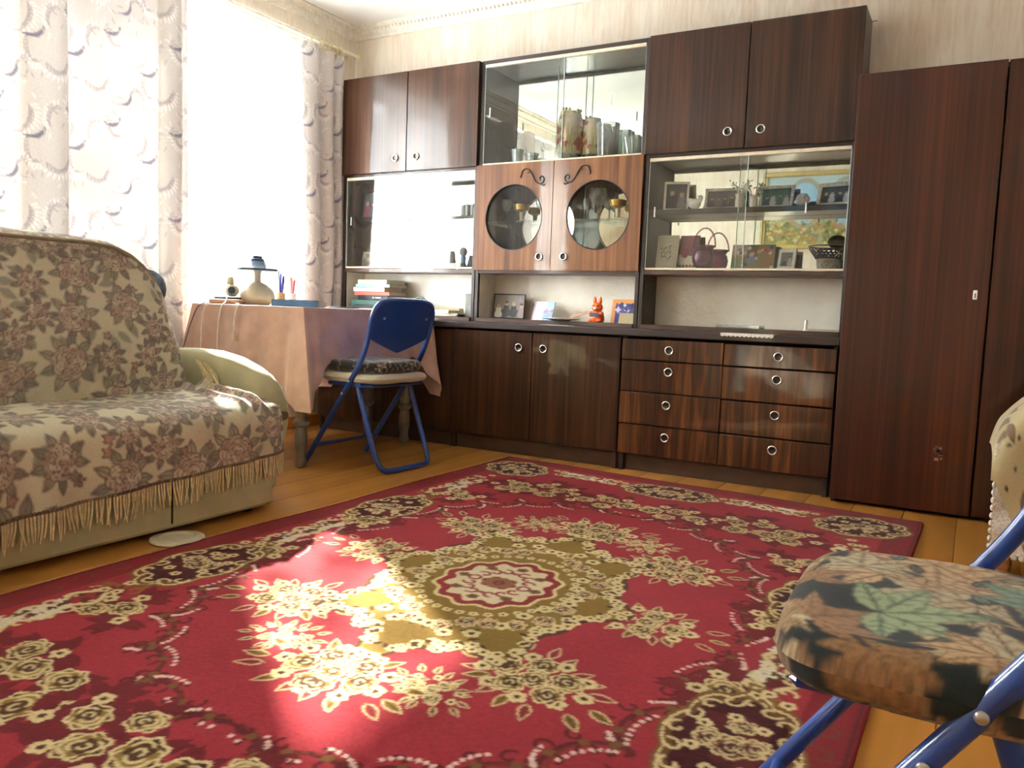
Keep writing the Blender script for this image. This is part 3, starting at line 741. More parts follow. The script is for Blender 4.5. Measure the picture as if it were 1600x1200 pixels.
# border: dark cartouches with cream scrollwork, cream lattice between
def cartouche(x, y, a, b, rot=0):
    n = 120; t = np.linspace(0, 2*np.pi, n, endpoint=False); c, s = math.cos(rot), math.sin(rot)
    def ring(k, lob, amp): 
        u, v = a*k*np.cos(t)*(1+amp*np.abs(np.cos(lob*t))), b*k*np.sin(t)*(1+amp*np.abs(np.cos(lob*t)))
        return np.stack([x+u*c-v*s, y+u*s+v*c], 1)
    rg.poly(ring(1.10, 4, .14), (128, 92, 44)); rg.poly(ring(1.03, 4, .14), CRM); rg.poly(ring(.985, 4, .14), (112, 76, 36)); rg.poly(ring(.86, 4, .14), MAR)
    for k in range(16):
        q = 2*math.pi*k/16; u, v = a*.93*math.cos(q), b*.93*math.sin(q)
        scroll(rg, x+u*c-v*s, y+u*s+v*c, .024, q+rot+1.5, CRM, .0065, 1 if k % 2 else -1)
    for k in range(14): rg.blob(x+rn.uniform(-.5, .5)*a, y+rn.uniform(-.5, .5)*b, .022, (96, 30, 30), 3, .2, rn.random()*6)
    for (u, v, r) in ((-.35, 0, .034), (.05, .05, .040), (.42, -.04, .034), (.05, -.38, .028)): rose(rg, x+u*a*c-v*b*s, y+u*a*s+v*b*c, r, p=(CRM, MAR, (124, 72, 40)))
    for k in range(7):
        q = k*.9; u, v = a*.62*math.cos(q), b*.55*math.sin(q); flower(rg, x+u*c-v*s, y+u*s+v*c, .017)
cartouche(.765, 1.385, .150, .130, .7); cartouche(.765, .42, .105, .185); cartouche(0, 1.405, .185, .110)
def lattice(x, y, l, w, rot):
    c, s = math.cos(rot), math.sin(rot); P = lambda u, v: (x+u*c-v*s, y+u*s+v*c)
    for sg in (1, -1):
        e = [P(u, sg*(w*.55+w*.30*math.cos(u/l*9))) for u in np.linspace(-l, l, 40)]; rg.line(e, .020, (110, 78, 40)); rg.line(e, .013, CRM)
        for k in range(7): q = P(-l+k*l/3, sg*w*.62); scroll(rg, q[0], q[1], .022, k*1.1, CRM, .008, sg)
    for k in range(16): q = P(rn.uniform(-.85, .85)*l, rn.uniform(-.6, .6)*w); rg.blob(q[0], q[1], rn.uniform(.010, .022), (240, 228, 196), 4, .35, rn.random()*6)
    for k in range(9): q = P(rn.uniform(-.8, .8)*l, rn.uniform(-.5, .5)*w); rg.blob(q[0], q[1], .010, (92, 60, 34), 3, .3)
lattice(.775, .885, .17, .055, math.pi/2); lattice(.775, 0, .16, .055, math.pi/2); lattice(.40, 1.435, .14, .05, 0)
for (x, y) in ((.775, .665), (.775, 1.13), (.775, .19), (.24, 1.43), (.56, 1.46)):
    for k in range(5): scroll(rg, x+rn.uniform(-.05, .05), y+rn.uniform(-.05, .05), .026, rn.random()*6, (140, 108, 52), .008); 
    for k in range(3): flower(rg, x+rn.uniform(-.05, .05), y+rn.uniform(-.04, .04), .018)
# central medallion
t = np.linspace(0, 2*np.pi, 200, endpoint=False)
def med(k): 
    r = 1+.10*np.cos(8*t)+.05*np.cos(16*t); return np.stack([.335*k*r*np.cos(t), .50*k*r*np.sin(t)], 1)
rg.poly(med(1.05), BRN); rg.poly(med(1.0), GLD); rg.poly(med(.97), (142, 112, 46))
for k in range(60):
    a = math.pi/2*k/59; q = med(1.0)[int(a/(2*math.pi)*200) % 200]; flower(rg, q[0]*rn.uniform(.9, 1.02), q[1]*rn.uniform(.92, 1.02), .017)
    if k % 3 == 0: rg.leaf(q[0]*.92, q[1]*.92, .03, .014, rn.random()*6, BRN)
for k in range(13):
    a = math.pi/2*(k+.5)/13; rr = .70+.08*math.sin(k*2.6); x, y = .33*rr*math.cos(a), .50*rr*math.sin(a)
    for j in range(3): rg.leaf(x, y, .035, .016, rn.random()*6, BRN)
    rose(rg, x, y, .030, p=(CRM, MAR, (150, 60, 56))) if k % 2 else flower(rg, x, y, .024)
for k in range(10): a = math.pi/2*k/9; flower(rg, .205*math.cos(a), .245*math.sin(a), .014)
def cen(k, amp=.05, lob=12): r = 1+amp*np.cos(lob*t); return np.stack([.160*k*r*np.cos(t), .185*k*r*np.sin(t)], 1)
rg.poly(cen(1.07), CRM); rg.poly(cen(1.0), (140, 40, 46)); rg.poly(cen(.84, .08), CRM); rg.poly(cen(.80, .08), (226, 212, 174))
for k in range(5): a = math.pi/2*k/4; scroll(rg, .075*math.cos(a), .095*math.sin(a), .022, a, (150, 50, 52), .008)
for k in range(3): a = math.pi/2*k/2; flower(rg, .115*math.cos(a), .130*math.sin(a), .018, (120, 90, 50), (120, 40, 44))
rose(rg, 0, 0, .05, 0, p=((160, 90, 70), (110, 40, 40), (140, 100, 60)))
nx, ny = int(2*UH/RES), int(2*VH/RES)
u = np.linspace(-UH, UH, nx); v = np.linspace(-VH, VH, ny); Ug, Vg = np.meshgrid(u, v)
jit = .0012*(np.random.RandomState(1).rand(ny, nx)-.5)*2
cr = rg.sample(np.abs(Ug+jit), np.abs(Vg+jit.T[:1, :1] if False else Vg+jit))
cr = cr*(1+.16*vnoise(Ug*140, Vg*140, 2)+.14*vnoise(Ug*9, Vg*9, 3))[..., None]
Xr = 2.368+Ug+.004*np.sin(Vg*5); Yr = -2.003+Vg-.085*Ug+.004*np.sin(Ug*7)
Zr = .010+.0007*vnoise(Ug*160, Vg*160, 4)+.003*vnoise(Ug*3, Vg*3, 5)
ed = np.minimum(UH-np.abs(Ug), VH-np.abs(Vg)); Zr = np.where(ed < .002, .0008, Zr)
cmat('rug_pile', .97, bump=(420, .18), spec=.04, sheen=.05, mult=.64)
o = fast_grid('rug', np.stack([Xr, Yr, Zr], -1), cr, MATS['rug_pile'], smooth=True)
tag(o, 'red wool rug with a gold medallion and rose border on the floor', 'rug')

# ------------------------------------------------------------------ rose tapestry for the sofa throws
tp = Canvas(.78, .80, .004, (206, 198, 170), wrap=True); rn = random.Random(21)
PUR, TAU, LCR, GRN, GRY = (116, 98, 94), (172, 156, 136), (206, 194, 164), (158, 160, 134), (144, 140, 128)
for k in range(60): tp.blob(rn.random()*.78, rn.random()*.8, rn.uniform(.02, .05), (210, 202, 174) if k % 2 else (194, 182, 152), 3, .2, rn.random()*6, alpha=.5)
def trose(x, y, r):
    for k in range(9): tp.leaf(x+r*.75*math.cos(k*.7+x*9), y+r*.75*math.sin(k*.7+x*9), r*.9, r*.46, k*.7+x*9, (GRN, GRY, (176, 168, 142))[k % 3], PUR, .0026, PUR)
    o = rn.random()*6
    tp.blob(x, y, r*.98, PUR, 7, .10, o); tp.blob(x, y, r*.93, TAU, 7, .10, o)
    for j, q in enumerate((.86, .64, .43, .24)):
        nn = 8-j
        for k in range(nn):
            a = o+k*6.283/nn+j*.5; X_, Y_ = x+r*q*.80*math.cos(a), y+r*q*.80*math.sin(a); R_ = r*(.20+.12*q)
            tp.blob(X_, Y_, R_*1.12, (120, 96, 92), n=14); tp.blob(X_-R_*.10*math.cos(a), Y_-R_*.10*math.sin(a), R_, ((204, 192, 168), (180, 160, 144), (192, 176, 154))[(k+j) % 3], n=14)
    tp.arc(x, y, r*.20, o, o+4.5, .0034, PUR, r2=r*.06)
pts_ = []
for k in range(4000):
    x, y, r_ = rn.random()*.78, rn.random()*.8, rn.choice((.034, .042, .050, .058))
    if all(math.hypot((x-a+.39) % .78-.39, (y-b+.4) % .8-.4) > (r_+c)*1.24 for a, b, c in pts_): pts_.append((x, y, r_))
    if len(pts_) > 46: break
for k in range(130):
    x, y = rn.random()*.78, rn.random()*.8
    if k % 3: tp.leaf(x, y, .05, .022, rn.random()*6.3, GRN if k % 2 else (150, 148, 116), GRY, .003, GRY)
    else: tp.blob(x, y, .014, PUR, 5, .25); tp.blob(x, y, .009, (176, 140, 120), 5, .25)
for (x, y, r_) in pts_: trose(x, y, r_)
cmat('tapestry', .92, bump=(240, .35), sheen=.1, mult=.86)
mat('fringe_yarn', (200, 184, 144), .9, var=(60, .1))

# ------------------------------------------------------------------ sofa
SF = 1.28; SE = -1.765; SN = -3.75       # front plane, far end, near end
sofa = thing('sofa', 'cream sofa along the window under floral throws', 'sofa', (.7, -2.7, 0))
base_m = MB().box(.12, SF, SN, SE-.012, .022, .30, .012)
base_m.build('base', MATS['cream_cloth'], sofa)
for y in (-2.21, -3.0): MB().box(SF-.004, SF+.0035, y-.0022, y+.0022, .04, .2).build('panel_seam', MATS['gap_dark'], sofa)
for x, y in ((1.2, -1.84), (1.2, -3.4), (.2, -1.84), (.2, -3.4)): MB().lathe([(.025, 0), (.03, .036)], (x, y, 0), 12).build('foot', MATS['iron_black'], sofa)
MB().box(.30, SF-.03, SN, SE-.015, .295, .375, .03).build('seat', MATS['cream_cloth'], sofa)
# arm: rounded loft along x
def loft(prof, n=22):
    arr = []
    for (x, y0, y1, z0, z1) in prof:
        c = (y0+y1)/2; w = (y1-y0)/2; row = []
        rt = min(w, (z1-z0)*.5)
        for k in range(n):
            a = 2*math.pi*k/n; sx = math.copysign(abs(math.cos(a))**.6, math.cos(a)); sz = math.copysign(abs(math.sin(a))**.6, math.sin(a))
            row.append((x, c+w*sx, (z0+z1)/2+(z1-z0)/2*sz))
        row.append(row[0]); arr.append(row)
    return np.array(arr)
AR = [(.28, .0, .49), (.40, .06, .535), (.56, .06, .553), (.72, .05, .560), (.87, .05, .556), (.98, .05, .538), (1.06, .06, .512), (1.115, .09, .482), (1.150, .16, .447), (1.166, .24, .40), (1.168, .30, .34)]
arm = MB().ngrid(loft([(x, SE+.006, SE+.165, z0, z1) for x, z0, z1 in AR]))
arm.build('arm', MATS['cream_cloth'], sofa, smooth=60)
MB().box(.14, 1.14, SE, SE+.15, .03, .36, .02).build('arm_panel', MATS['cream_cloth'], sofa)
MB().ngrid(loft([(.12, SN-.19, SN-.02, .05, .5), (.8, SN-.19, SN-.02, .05, .56), (1.2, SN-.19, SN-.02, .1, .5), (1.25, SN-.17, SN-.04, .2, .42)])).build('arm', MATS['cream_cloth'], sofa, smooth=60)
# back: slab whose end falls away in a round shoulder
bk_y = [SN, -2.20, -2.09, -2.02, -1.96, -1.905, -1.865, -1.838, -1.82]; bk_z = [.945, .952, .945, .920, .880, .820, .755, .68, .60]
def back_sheet(off, y0, y1, z_bot, ny, ns, wrinkle=0.0):
    yy = np.concatenate([np.linspace(y0, -2.1, ny), np.linspace(-2.1, y1, 60)[1:]])
    rows = []; uu = []
    for y in yy:
        zt = np.interp(y, bk_y, bk_z)+off
        e = np.clip((y1-y)/.10, 0, 1); th = math.sqrt(max(0, 1-(1-e)**2))
        xf0, xf1, xb = .915+off, .80+off, .54-off*.5
        xm = .70
        pts = []
        for s in np.linspace(0, 1, 26): z = z_bot+(zt-.05-z_bot)*s; pts.append((xf0+(xf1-xf0)*s**1.3+.018*math.sin(s*math.pi), z))
        for a in np.linspace(0, math.pi, 12)[1:]: pts.append(((xf1+xb)/2+(xf1-xb)/2*math.cos(a), zt-.05+.05*math.sin(a)))
        for s in np.linspace(0, 1, 6)[1:]: pts.append((xb, zt-.05-(zt-.05-z_bot)*s))
        p = np.array(pts); p[:, 0] = xm+(p[:, 0]-xm)*(.35+.65*th)
        sg = np.r_[0, np.cumsum(np.hypot(*np.diff(p, axis=0).T))]; q = np.linspace(0, sg[-1], ns)
        rows.append(np.stack([np.interp(q, sg, p[:, 0]), np.full(ns, y), np.interp(q, sg, p[:, 1])], 1)); uu.append(q)
    P = np.array(rows).transpose(1, 0, 2); U = np.array(uu).T
    P[..., 0] += wrinkle*vnoise(P[..., 1]*9, P[..., 2]*9, 8)
    P[..., 2] += wrinkle*.6*vnoise(P[..., 1]*14, U*12, 9)
    return P, U
P, U = back_sheet(0, SN, -1.83, .30, 20, 40); fast_grid('back', P, None, MATS['cream_cloth'], sofa)
P, U = back_sheet(.012, -3.70, -1.812, .375, 260, 300, .016)
th1 = fast_grid('sofa_throw', P, tp.sample(P[..., 1]*.92+.1, U*.95+.2), MATS['tapestry'])
tag(th1, 'floral rose tapestry throw draped over the sofa back', 'throw')
mat('piping', (140, 126, 104), .9)
MB().tube([(np.interp(y, [-3.7, -2.2, -1.9, -1.82], [.835, .835, .80, .76]), y, np.interp(y, bk_y, bk_z)-.022) for y in np.linspace(-3.68, -1.84, 70)], .007, 8).build('piping', MATS['piping'], th1, smooth=60)
# seat throw with fringe: profile from back seam over the front edge
def seat_profile(ns):
    pr = [(.86, .415), (1.0, .413), (1.15, .408), (1.22, .402), (1.262, .385), (1.288, .355), (1.297, .31), (1.300, .25), (1.302, .175)]
    p = np.array(smooth_path(pr, 3)); sg = np.r_[0, np.cumsum(np.hypot(*np.diff(p, axis=0).T))]; q = np.linspace(0, sg[-1], ns)
    return np.interp(q, sg, p[:, 0]), np.interp(q, sg, p[:, 1]), q
ns = 190; px, pz, q = seat_profile(ns); yy = np.linspace(-3.72, SE+.045, 440)
Yg, Qg = np.meshgrid(yy, q); PX = np.repeat(px[:, None], len(yy), 1); PZ = np.repeat(pz[:, None], len(yy), 1)
end = np.clip((Yg-(SE-.10))/.145, 0, 1)
flat = np.clip((PZ-.36)/.05, 0, 1)
PZ = PZ-.03*end**2*flat+flat*(.010*vnoise(PX*8, Yg*7, 6)+.020*end*np.abs(vnoise(Qg*18, Yg*20, 7))*2+.016*np.exp(-((PX-.98-.05*np.sin(Yg*4))/.03)**2)*np.clip((Yg+2.2)/.4, 0, 1))
PX = PX+(1-flat)*(.006*np.sin(Yg*31+np.sin(Yg*7))+.010*vnoise(Yg*8, Qg*5, 12))
PX = PX-.03*end**2*(1-flat)
hem = .150+.058*np.clip((Yg+2.8)/1.05, 0, 1)
PZ = np.where(PZ < .345, .345-(.345-PZ)*(.345-hem)/(.345-.175), PZ)
PZ = PZ+flat*np.clip((PX-.86)/.05, 0, 1)*(.030*np.exp(-((Yg-(SE-.045)-.010*np.sin(PX*9))/.017)**2)+.018*np.exp(-((Yg-(SE-.115)+.03*(PX-1.0))/.016)**2))
th2 = thing('sofa_throw', 'floral rose throw with knotted fringe over the sofa seat', 'throw', (1.28, -2.7, .17))
PT = np.stack([PX, Yg, PZ], -1)
fast_grid('cloth', PT, tp.sample(Yg*.82+.33, Qg*.82+.46), MATS['tapestry'], th2)
fg = MB(); rf = random.Random(2); edge = PT[-1]
ys_ = np.arange(-3.2, SE+.04, .0098)
for y in ys_:
    ex = np.interp(y, edge[:, 1], edge[:, 0]); ez = np.interp(y, edge[:, 1], edge[:, 2]); l = .075+rf.uniform(-.012, .012); sw = rf.uniform(-.014, .014)
    fg.tube([(ex, y, ez+.006), (ex+.002, y+sw*.2, ez-l*.35), (ex+.003, y+sw*.7, ez-l*.7), (ex+.002+rf.uniform(-.004, .006), y+sw, ez-l)], [.0042, .0036, .0032, .0022], 5)
f_ = fg.build('fringe', MATS['fringe_yarn'], th2, smooth=60); f_['kind'] = 'stuff'
fk = MB()
for y in ys_: fk.ell((np.interp(y, edge[:, 1], edge[:, 0])+.002, y, np.interp(y, edge[:, 1], edge[:, 2])+.004), (.005, .0055, .006), 6, 4)
f_ = fk.build('knot_row', mat('knot', (110, 90, 70), .9), th2, smooth=60); f_['kind'] = 'stuff'
# fringe tail of the back throw lying against the arm
ft = MB()
for k in range(16):
    y = SE-.055+k*.004; x = .90+rf.uniform(-.01, .02); z = .53-k*.002
    ft.tube(smooth_path([(x, y, z), (x+.02+rf.uniform(-.01, .02), y+.012, z-.04), (x+.05+rf.uniform(-.02, .03), y+.01, z-.08), (x+.08+rf.uniform(-.02, .03), y+rf.uniform(-.02, .015), z-.112)], 1), .0032, 5)
f_ = ft.build('corner_tassels', MATS['fringe_yarn'], th1, smooth=60); f_['kind'] = 'stuff'
# dark cushion peeping over the shoulder of the back
mat('cushion_blue', (74, 88, 98), .9, var=(26, .5), bump=(30, .6))
cu = MB().ell((.42, -1.80, .80), (.10, .17, .105), 24, 14).ell((.45, -1.69, .79), (.075, .07, .08), 18, 10)
tag(cu.build('cushion', MATS['cushion_blue'], smooth=60), 'dark blue-green patterned cushion behind the sofa back', 'cushion')
pl = MB().lathe([(.0, 0), (.075, 0), (.082, .004), (.080, .010), (.055, .013), (.05, .006), (1e-6, .006)], (1.335, -2.232, .001), 28)
tag(pl.build('caster_cup', MATS['ceramic_cream'], smooth=40), 'pale round plastic plate on the floor at the sofa front', 'plate')

# ------------------------------------------------------------------ table under its cloth
TX0, TX1, TY0, TY1, TZ = .13, .845, -1.20, -.235, .735
tb = thing('table', 'old table with turned grey legs by the window', 'table', ((TX0+TX1)/2, (TY0+TY1)/2, 0))
mat('leg_grey', (112, 104, 94), .38, metal=.25, var=(14, .16))
MB().box(TX0, TX1, TY0, TY1, .705, TZ-.004, .006).build('tabletop', MATS['leg_grey'], tb)
MB().box(TX0+.06, TX1-.06, TY0+.06, TY1-.06, .60, .705, .004).build('apron', MATS['leg_grey'], tb)
lp = [(.016, 0), (.026, .01), (.028, .03), (.021, .05), (.024, .075), (.029, .10), (.030, .15), (.024, .19), (.036, .20), (.037, .215), (.025, .23), (.030, .26), (.034, .285), (.026, .30), (.026, .34), (.030, .40), (.033, .55), (.036, .61)]
lg = MB().lathe(lp, n=20).build('leg', MATS['leg_grey'], tb, smooth=40, local=True)
for i, (x, y) in enumerate(((TX1-.05, TY0+.05), (TX1-.11, TY1-.06), (TX0+.06, TY0+.06), (TX0+.34, TY1-.06))):
    o = lg if i == 0 else link('leg', lg.data, None, tb); o.location = (x-tb.location.x, y-tb.location.y, 0)
# cloth: top, then a skirt round the edge; corners hang lower in cones
mat('damask', (186, 150, 134), .55, bump=(34, .35), var=(11, .07), sheen=.3)
hw, hh = (TX1-TX0)/2+.004, (TY1-TY0)/2+.004; cx_, cy_ = (TX0+TX1)/2, (TY0+TY1)/2
ring_p = []; rc = .03
def rp_(t):     # point, normal, corner weight along the rounded rectangle, t in 0..1
    per = [2*hw, 2*hh, 2*hw, 2*hh]; L = sum(per); s = t*L; k = 0
    while s > per[k]+1e-9: s -= per[k]; k += 1
    cs = [(-hw, -hh), (hw, -hh), (hw, hh), (-hw, hh)]; dr = [(1, 0), (0, 1), (-1, 0), (0, -1)]; nr = [(0, -1), (1, 0), (0, 1), (-1, 0)]
    x, y = cs[k][0]+dr[k][0]*s, cs[k][1]+dr[k][1]*s
    dc_ = min(s, per[k]-s); w = max(0, 1-dc_/.16); n = np.array(nr[k], float)
    o_ = nr[k-1] if s < per[k]-s else nr[(k+1) % 4]
    n = n+np.array(o_)*.5*w; 
    return x, y, n/np.hypot(*n), w, s, k
nt_, nd = 520, 44; arr = np.zeros((nd+1, nt_+1, 3))
for i in range(nt_+1):
    x, y, n, w, s, k = rp_(min(i/nt_, .999999))
    drop = (.245 if k == 1 else .30)+(.22 if k == 1 else .165)*w**1.5+.010*math.sin(i*.21)
    for j in range(nd+1):
        q = j/nd; fl_ = .006+q*(.018+.075*w**1.5)+q*.013*math.sin(s*26+k*2)*(1-w)+q*.020*w*math.sin(s*75+1)
        if k == 2: fl_ = min(fl_, .012)
        arr[j, i] = (cx_+x+n[0]*fl_, cy_+y+n[1]*fl_, TZ+.001-.008*(1-math.cos(min(1, q*12)*math.pi/2))-drop*q)
arr[:, :, 0] = np.maximum(arr[:, :, 0], XL+.02); arr[:, :, 1] = np.minimum(arr[:, :, 1], YD-.02)
cl = MB().ngrid(arr)
o_ = len(cl.v); cl.v.append((cx_, cy_, TZ+.001))
for i in range(nt_): cl.f.append((o_, i, i+1))
tag(cl.build('tablecloth', MATS['damask'], smooth=50), 'pink damask cloth draped over the table by the window', 'tablecloth')

# ------------------------------------------------------------------ things on the table
lamp = thing('table_lamp', 'table lamp with round pale base and dark blue shade', 'lamp', (.34, -1.0, TZ+.002))
z = TZ+.002
MB().lathe([(.0, 0), (.055, 0), (.082, .018), (.088, .045), (.078, .075), (.052, .10), (.022, .115), (.013, .122), (1e-6, .122)], (.34, -1.0, z), 32).build('base', MATS['ceramic_cream'], lamp, smooth=50)
MB().lathe([(.018, .112), (.018, .150), (.021, .162), (.022, .170), (.014, .176), (.008, .184), (.006, .215)], (.34, -1.0, z), 16).build('neck', MATS['ceramic_cream'], lamp, smooth=50)
mat('shade_blue', (34, 56, 82), .7, var=(10, .08))
MB().lathe([(.060, .170), (.098, .172), (.099, .180), (.062, .196), (.040, .216), (.034, .218), (.034, .226), (.024, .232), (.024, .242), (.016, .245), (1e-6, .245)], (.34, -1.0, z), 32).build('shade', MATS['shade_blue'], lamp, smooth=35)
bk = thing('book', 'thick blue book lying flat beside the lamp base', 'book', (.60, -.985, TZ+.002), R(33))
mat('cover_blue', (86, 128, 166), .5); mat('cover_grey', (128, 132, 132), .5); mat('pages', (224, 216, 196), .85, var=(120, .12, (1, 1, 6)))
MB().box(-.10, .11, -.085, .085, .003, .030, .001).build('pages', MATS['pages'], bk, local=True)
c_ = MB().box(-.104, .114, -.089, .089, 0, .003, .001).box(-.104, .114, -.089, .089, .030, .033, .001).box(-.104, .114, -.089, -.0855, 0, .033, .001).build('cover', MATS['cover_blue'], bk, local=True)
MB().box(.1105, .1145, -.089, .089, .001, .032, .001).build('end_band', MATS['cover_grey'], bk, local=True)
mat('tan_box', (196, 148, 120), .6); mat('case_blue', (58, 74, 92), .5); mat('device_beige', (196, 184, 148), .45)
cb = MB().box(-.075, .075, -.05, .05, 0, .024, .006); bxo = cb.build('tan_box', MATS['tan_box'], smooth=40); bxo.location = (.28, -1.13, TZ+.002); bxo.rotation_euler.z = R(30); tag(bxo, 'flat tan box under the little beige camera', 'box')
cs_ = MB().box(-.055, .06, -.035, .035, 0, .011, .005).build('slim_case', MATS['case_blue'], smooth=40); cs_.location = (.28, -1.13, TZ+.027); cs_.rotation_euler.z = R(24); tag(cs_, 'slim dark blue case on the tan box', 'case')
wc = thing('web_camera', 'small beige camera with round lens on the blue case', 'camera', (.29, -1.11, TZ+.039))
MB().ell((.29, -1.11, TZ+.069), (.032, .034, .030), 20, 12).build('body', MATS['device_beige'], wc, smooth=60)
MB().lathe([(.017, 0), (.017, .008), (.012, .010), (1e-6, .008)], n=18).xform(Matrix.Translation((.314, -1.135, TZ+.070)) @ Matrix.Rotation(R(-40), 4, 'Z') @ Matrix.Rotation(R(90), 4, 'Y')).build('lens', MATS['case_blue'], wc, smooth=40)
MB().lathe([(.016, .085), (.018, .095), (.015, .118), (.010, .124), (1e-6, .125)], (.282, -1.115, TZ+.012), 14).build('knob', MATS['device_beige'], wc, smooth=50)
MB().tube([(.29, -1.11, TZ+.040), (.29, -1.11, TZ+.05)], .018, 12).build('foot', MATS['device_beige'], wc, smooth=50)
def pencils(name, label, x, y, cupmat, cols, h, rcup):
    t_ = thing(name, label, 'pen holder', (x, y, TZ+.002))
    MB().lathe([(rcup*.9, 0), (rcup, .004), (rcup, .068), (rcup*.86, .068), (rcup*.84, .01), (1e-6, .01)], (x, y, TZ+.002), 18).build('cup', cupmat, t_, smooth=40)
    for i, c in enumerate(cols):
        a = i*2.4; d_ = rcup*.45
        MB().tube([(x+d_*.3*math.cos(a), y+d_*.3*math.sin(a), TZ+.015), (x+d_*1.5*math.cos(a), y+d_*1.5*math.sin(a), TZ+h+.012*(i % 3))], [.0042, .0045], 8).build('pen', mat('pen_%d_%d_%d' % c, c, .35), t_, smooth=40)
pencils('pen_cup', 'tan pen cup with blue and violet pens right of the lamp', .36, -.862, mat('cup_tan', (206, 172, 122), .6), [(88, 78, 176), (60, 56, 160), (140, 160, 190), (104, 84, 170), (210, 160, 110)], .155, .024)
pencils('pen_cup', 'white pen cup with red pens nearest the window corner', .33, -.755, mat('cup_white', (236, 232, 226), .5), [(214, 70, 92), (226, 92, 80), (200, 190, 176), (222, 60, 100)], .14, .020)
mat('notepad_dark', (60, 64, 72), .5)
o = MB().box(-.07, .07, -.05, .05, 0, .008, .003).build('phone', MATS['notepad_dark'], smooth=40); o.location = (.55, -.60, TZ+.002); o.rotation_euler.z = .4; tag(o, 'thin dark phone lying flat near the drape', 'phone')
mat('wire_white', (222, 216, 206), .5); mat('wire_grey', (120, 112, 110), .5)
def wire(label, pts, m, plug=None):
    t_ = thing('cable', label, 'cable', pts[0])
    MB().tube(smooth_path(pts, 3), .0032, 7).build('cord', MATS[m], t_, smooth=60)
    if plug: MB().box(plug[0]-.008, plug[0]+.008, plug[1]-.006, plug[1]+.006, plug[2]-.045, plug[2], .003).build('plug', MATS['device_beige'], t_)
YE = TY0-.026
wire('white cable with a pale plug hanging over the cloth edge', [(.36, -1.15, TZ+.008), (.43, -1.19, TZ+.006), (.455, YE, TZ-.004), (.45, YE-.012, TZ-.06), (.452, YE-.016, TZ-.10), (.453, YE-.017, TZ-.125)], 'wire_white', (.453, YE-.017, TZ-.12))
wire('long white cable hanging straight down the cloth front', [(.30, -1.15, TZ+.05), (.335, -1.185, TZ+.012), (.345, YE, TZ-.004), (.343, YE-.014, TZ-.1), (.34, YE-.016, TZ-.2), (.342, YE-.018, TZ-.28)], 'wire_white')
wire('grey cable slanting down at the window end of the cloth', [(.24, -1.12, TZ+.006), (.20, -1.17, TZ+.01), (.185, YE, TZ-.002), (.165, YE-.020, TZ-.08), (.14, YE-.03, TZ-.16), (.12, YE-.04, TZ-.24)], 'wire_grey')
wire('short pale cable looping at the window end of the table', [(.26, -1.15, TZ+.006), (.25, -1.19, TZ+.012), (.235, YE, TZ), (.23, YE-.016, TZ-.09), (.232, YE-.02, TZ-.18), (.228, YE-.022, TZ-.25)], 'wire_white')

# ------------------------------------------------------------------ blue folding chairs (face -x)
def fold_chair(label, loc, rz):
    ch = thing('folding_chair', label, 'chair', loc, rz)
    w = .205; r = .0125
    P = []
    side = [(-.235, .012), (-.10, .205), (.045, .412), (.105, .50), (.148, .60), (.172, .70)]
    def s3(sg): return [(x, sg*w*(1 if z < .5 else 1+.03*(z-.5)/.2), z) for x, z in side]
    top = [(.185, -w*.96, .752), (.192, -w*.78, .778), (.194, 0, .784), (.192, w*.78, .778), (.185, w*.96, .752)]
    MB().tube(smooth_path(s3(-1)+top+s3(1)[::-1], 3), r, 12).build('front_frame', MATS['blue_paint'], ch, smooth=60, local=True)
    rl = [(.055, -w+.026, .425), (.115, -w+.026, .25), (.185, -w+.026, .06), (.215, -w+.045, .016), (.222, -w+.10, .0135), (.222, w-.10, .0135), (.215, w-.045, .016), (.185, w-.026, .06), (.115, w-.026, .25), (.055, w-.026, .425)]
    MB().tube(smooth_path(rl, 3), r, 12).build('rear_frame', MATS['blue_paint'], ch, smooth=60, local=True)
    MB().tube([(-.175, -w, .098), (-.175, w, .098)], .009, 10).build('crossbar', MATS['blue_paint'], ch, smooth=60, local=True)
    # back panel with pointed lower edge, wrapped between the uprights
    ys_ = np.linspace(-w*.985, w*.985, 30); g = np.zeros((2*14, 30, 3))
    for i, y in enumerate(ys_):
        q = y/w; zb = .615+(-.075)*(1-abs(q))**.8; zt = .774-.03*abs(q)**6
        for j in range(14):
            z = zb+(zt-zb)*j/13; x = np.interp(z, [.5, .60, .70, .752, .784], [.105, .148, .172, .185, .194])+.012*(1-q*q)
            g[j, i] = (x-.004, y, z); g[27-j, i] = (x+.004, y, z)
    g = np.concatenate([g, g[:1]], 0)
    MB().ngrid(g).build('back_panel', MATS['blue_paint'], ch, smooth=50, local=True)
    for sg in (-1, 1):
        MB().box(-.03, .09, sg*(w-.017)-.003, sg*(w-.017)+.003, .385, .432, .010).build('bracket', MATS['blue_paint'], ch, local=True)
        for (x, z) in ((.045, .412), (.004, .353)):
            MB().ell((x, sg*(w+.012), z), (.0065, .004, .0065), 12, 8).build('bolt', MATS['bolt'], ch, smooth=60, local=True)
        MB().lathe([(.006, -.004), (.006, .002), (1e-6, .004)], n=12).xform(Matrix.Translation((.19, sg*w*.72, .70)) @ Matrix.Rotation(R(90), 4, 'Y')).build('rivet', MATS['bolt'], ch, smooth=40, local=True)
    MB().box(-.12, .15, -w+.016, w-.016, .385, .402, .008).build('seat', MATS['blue_paint'], ch, local=True)
    return ch
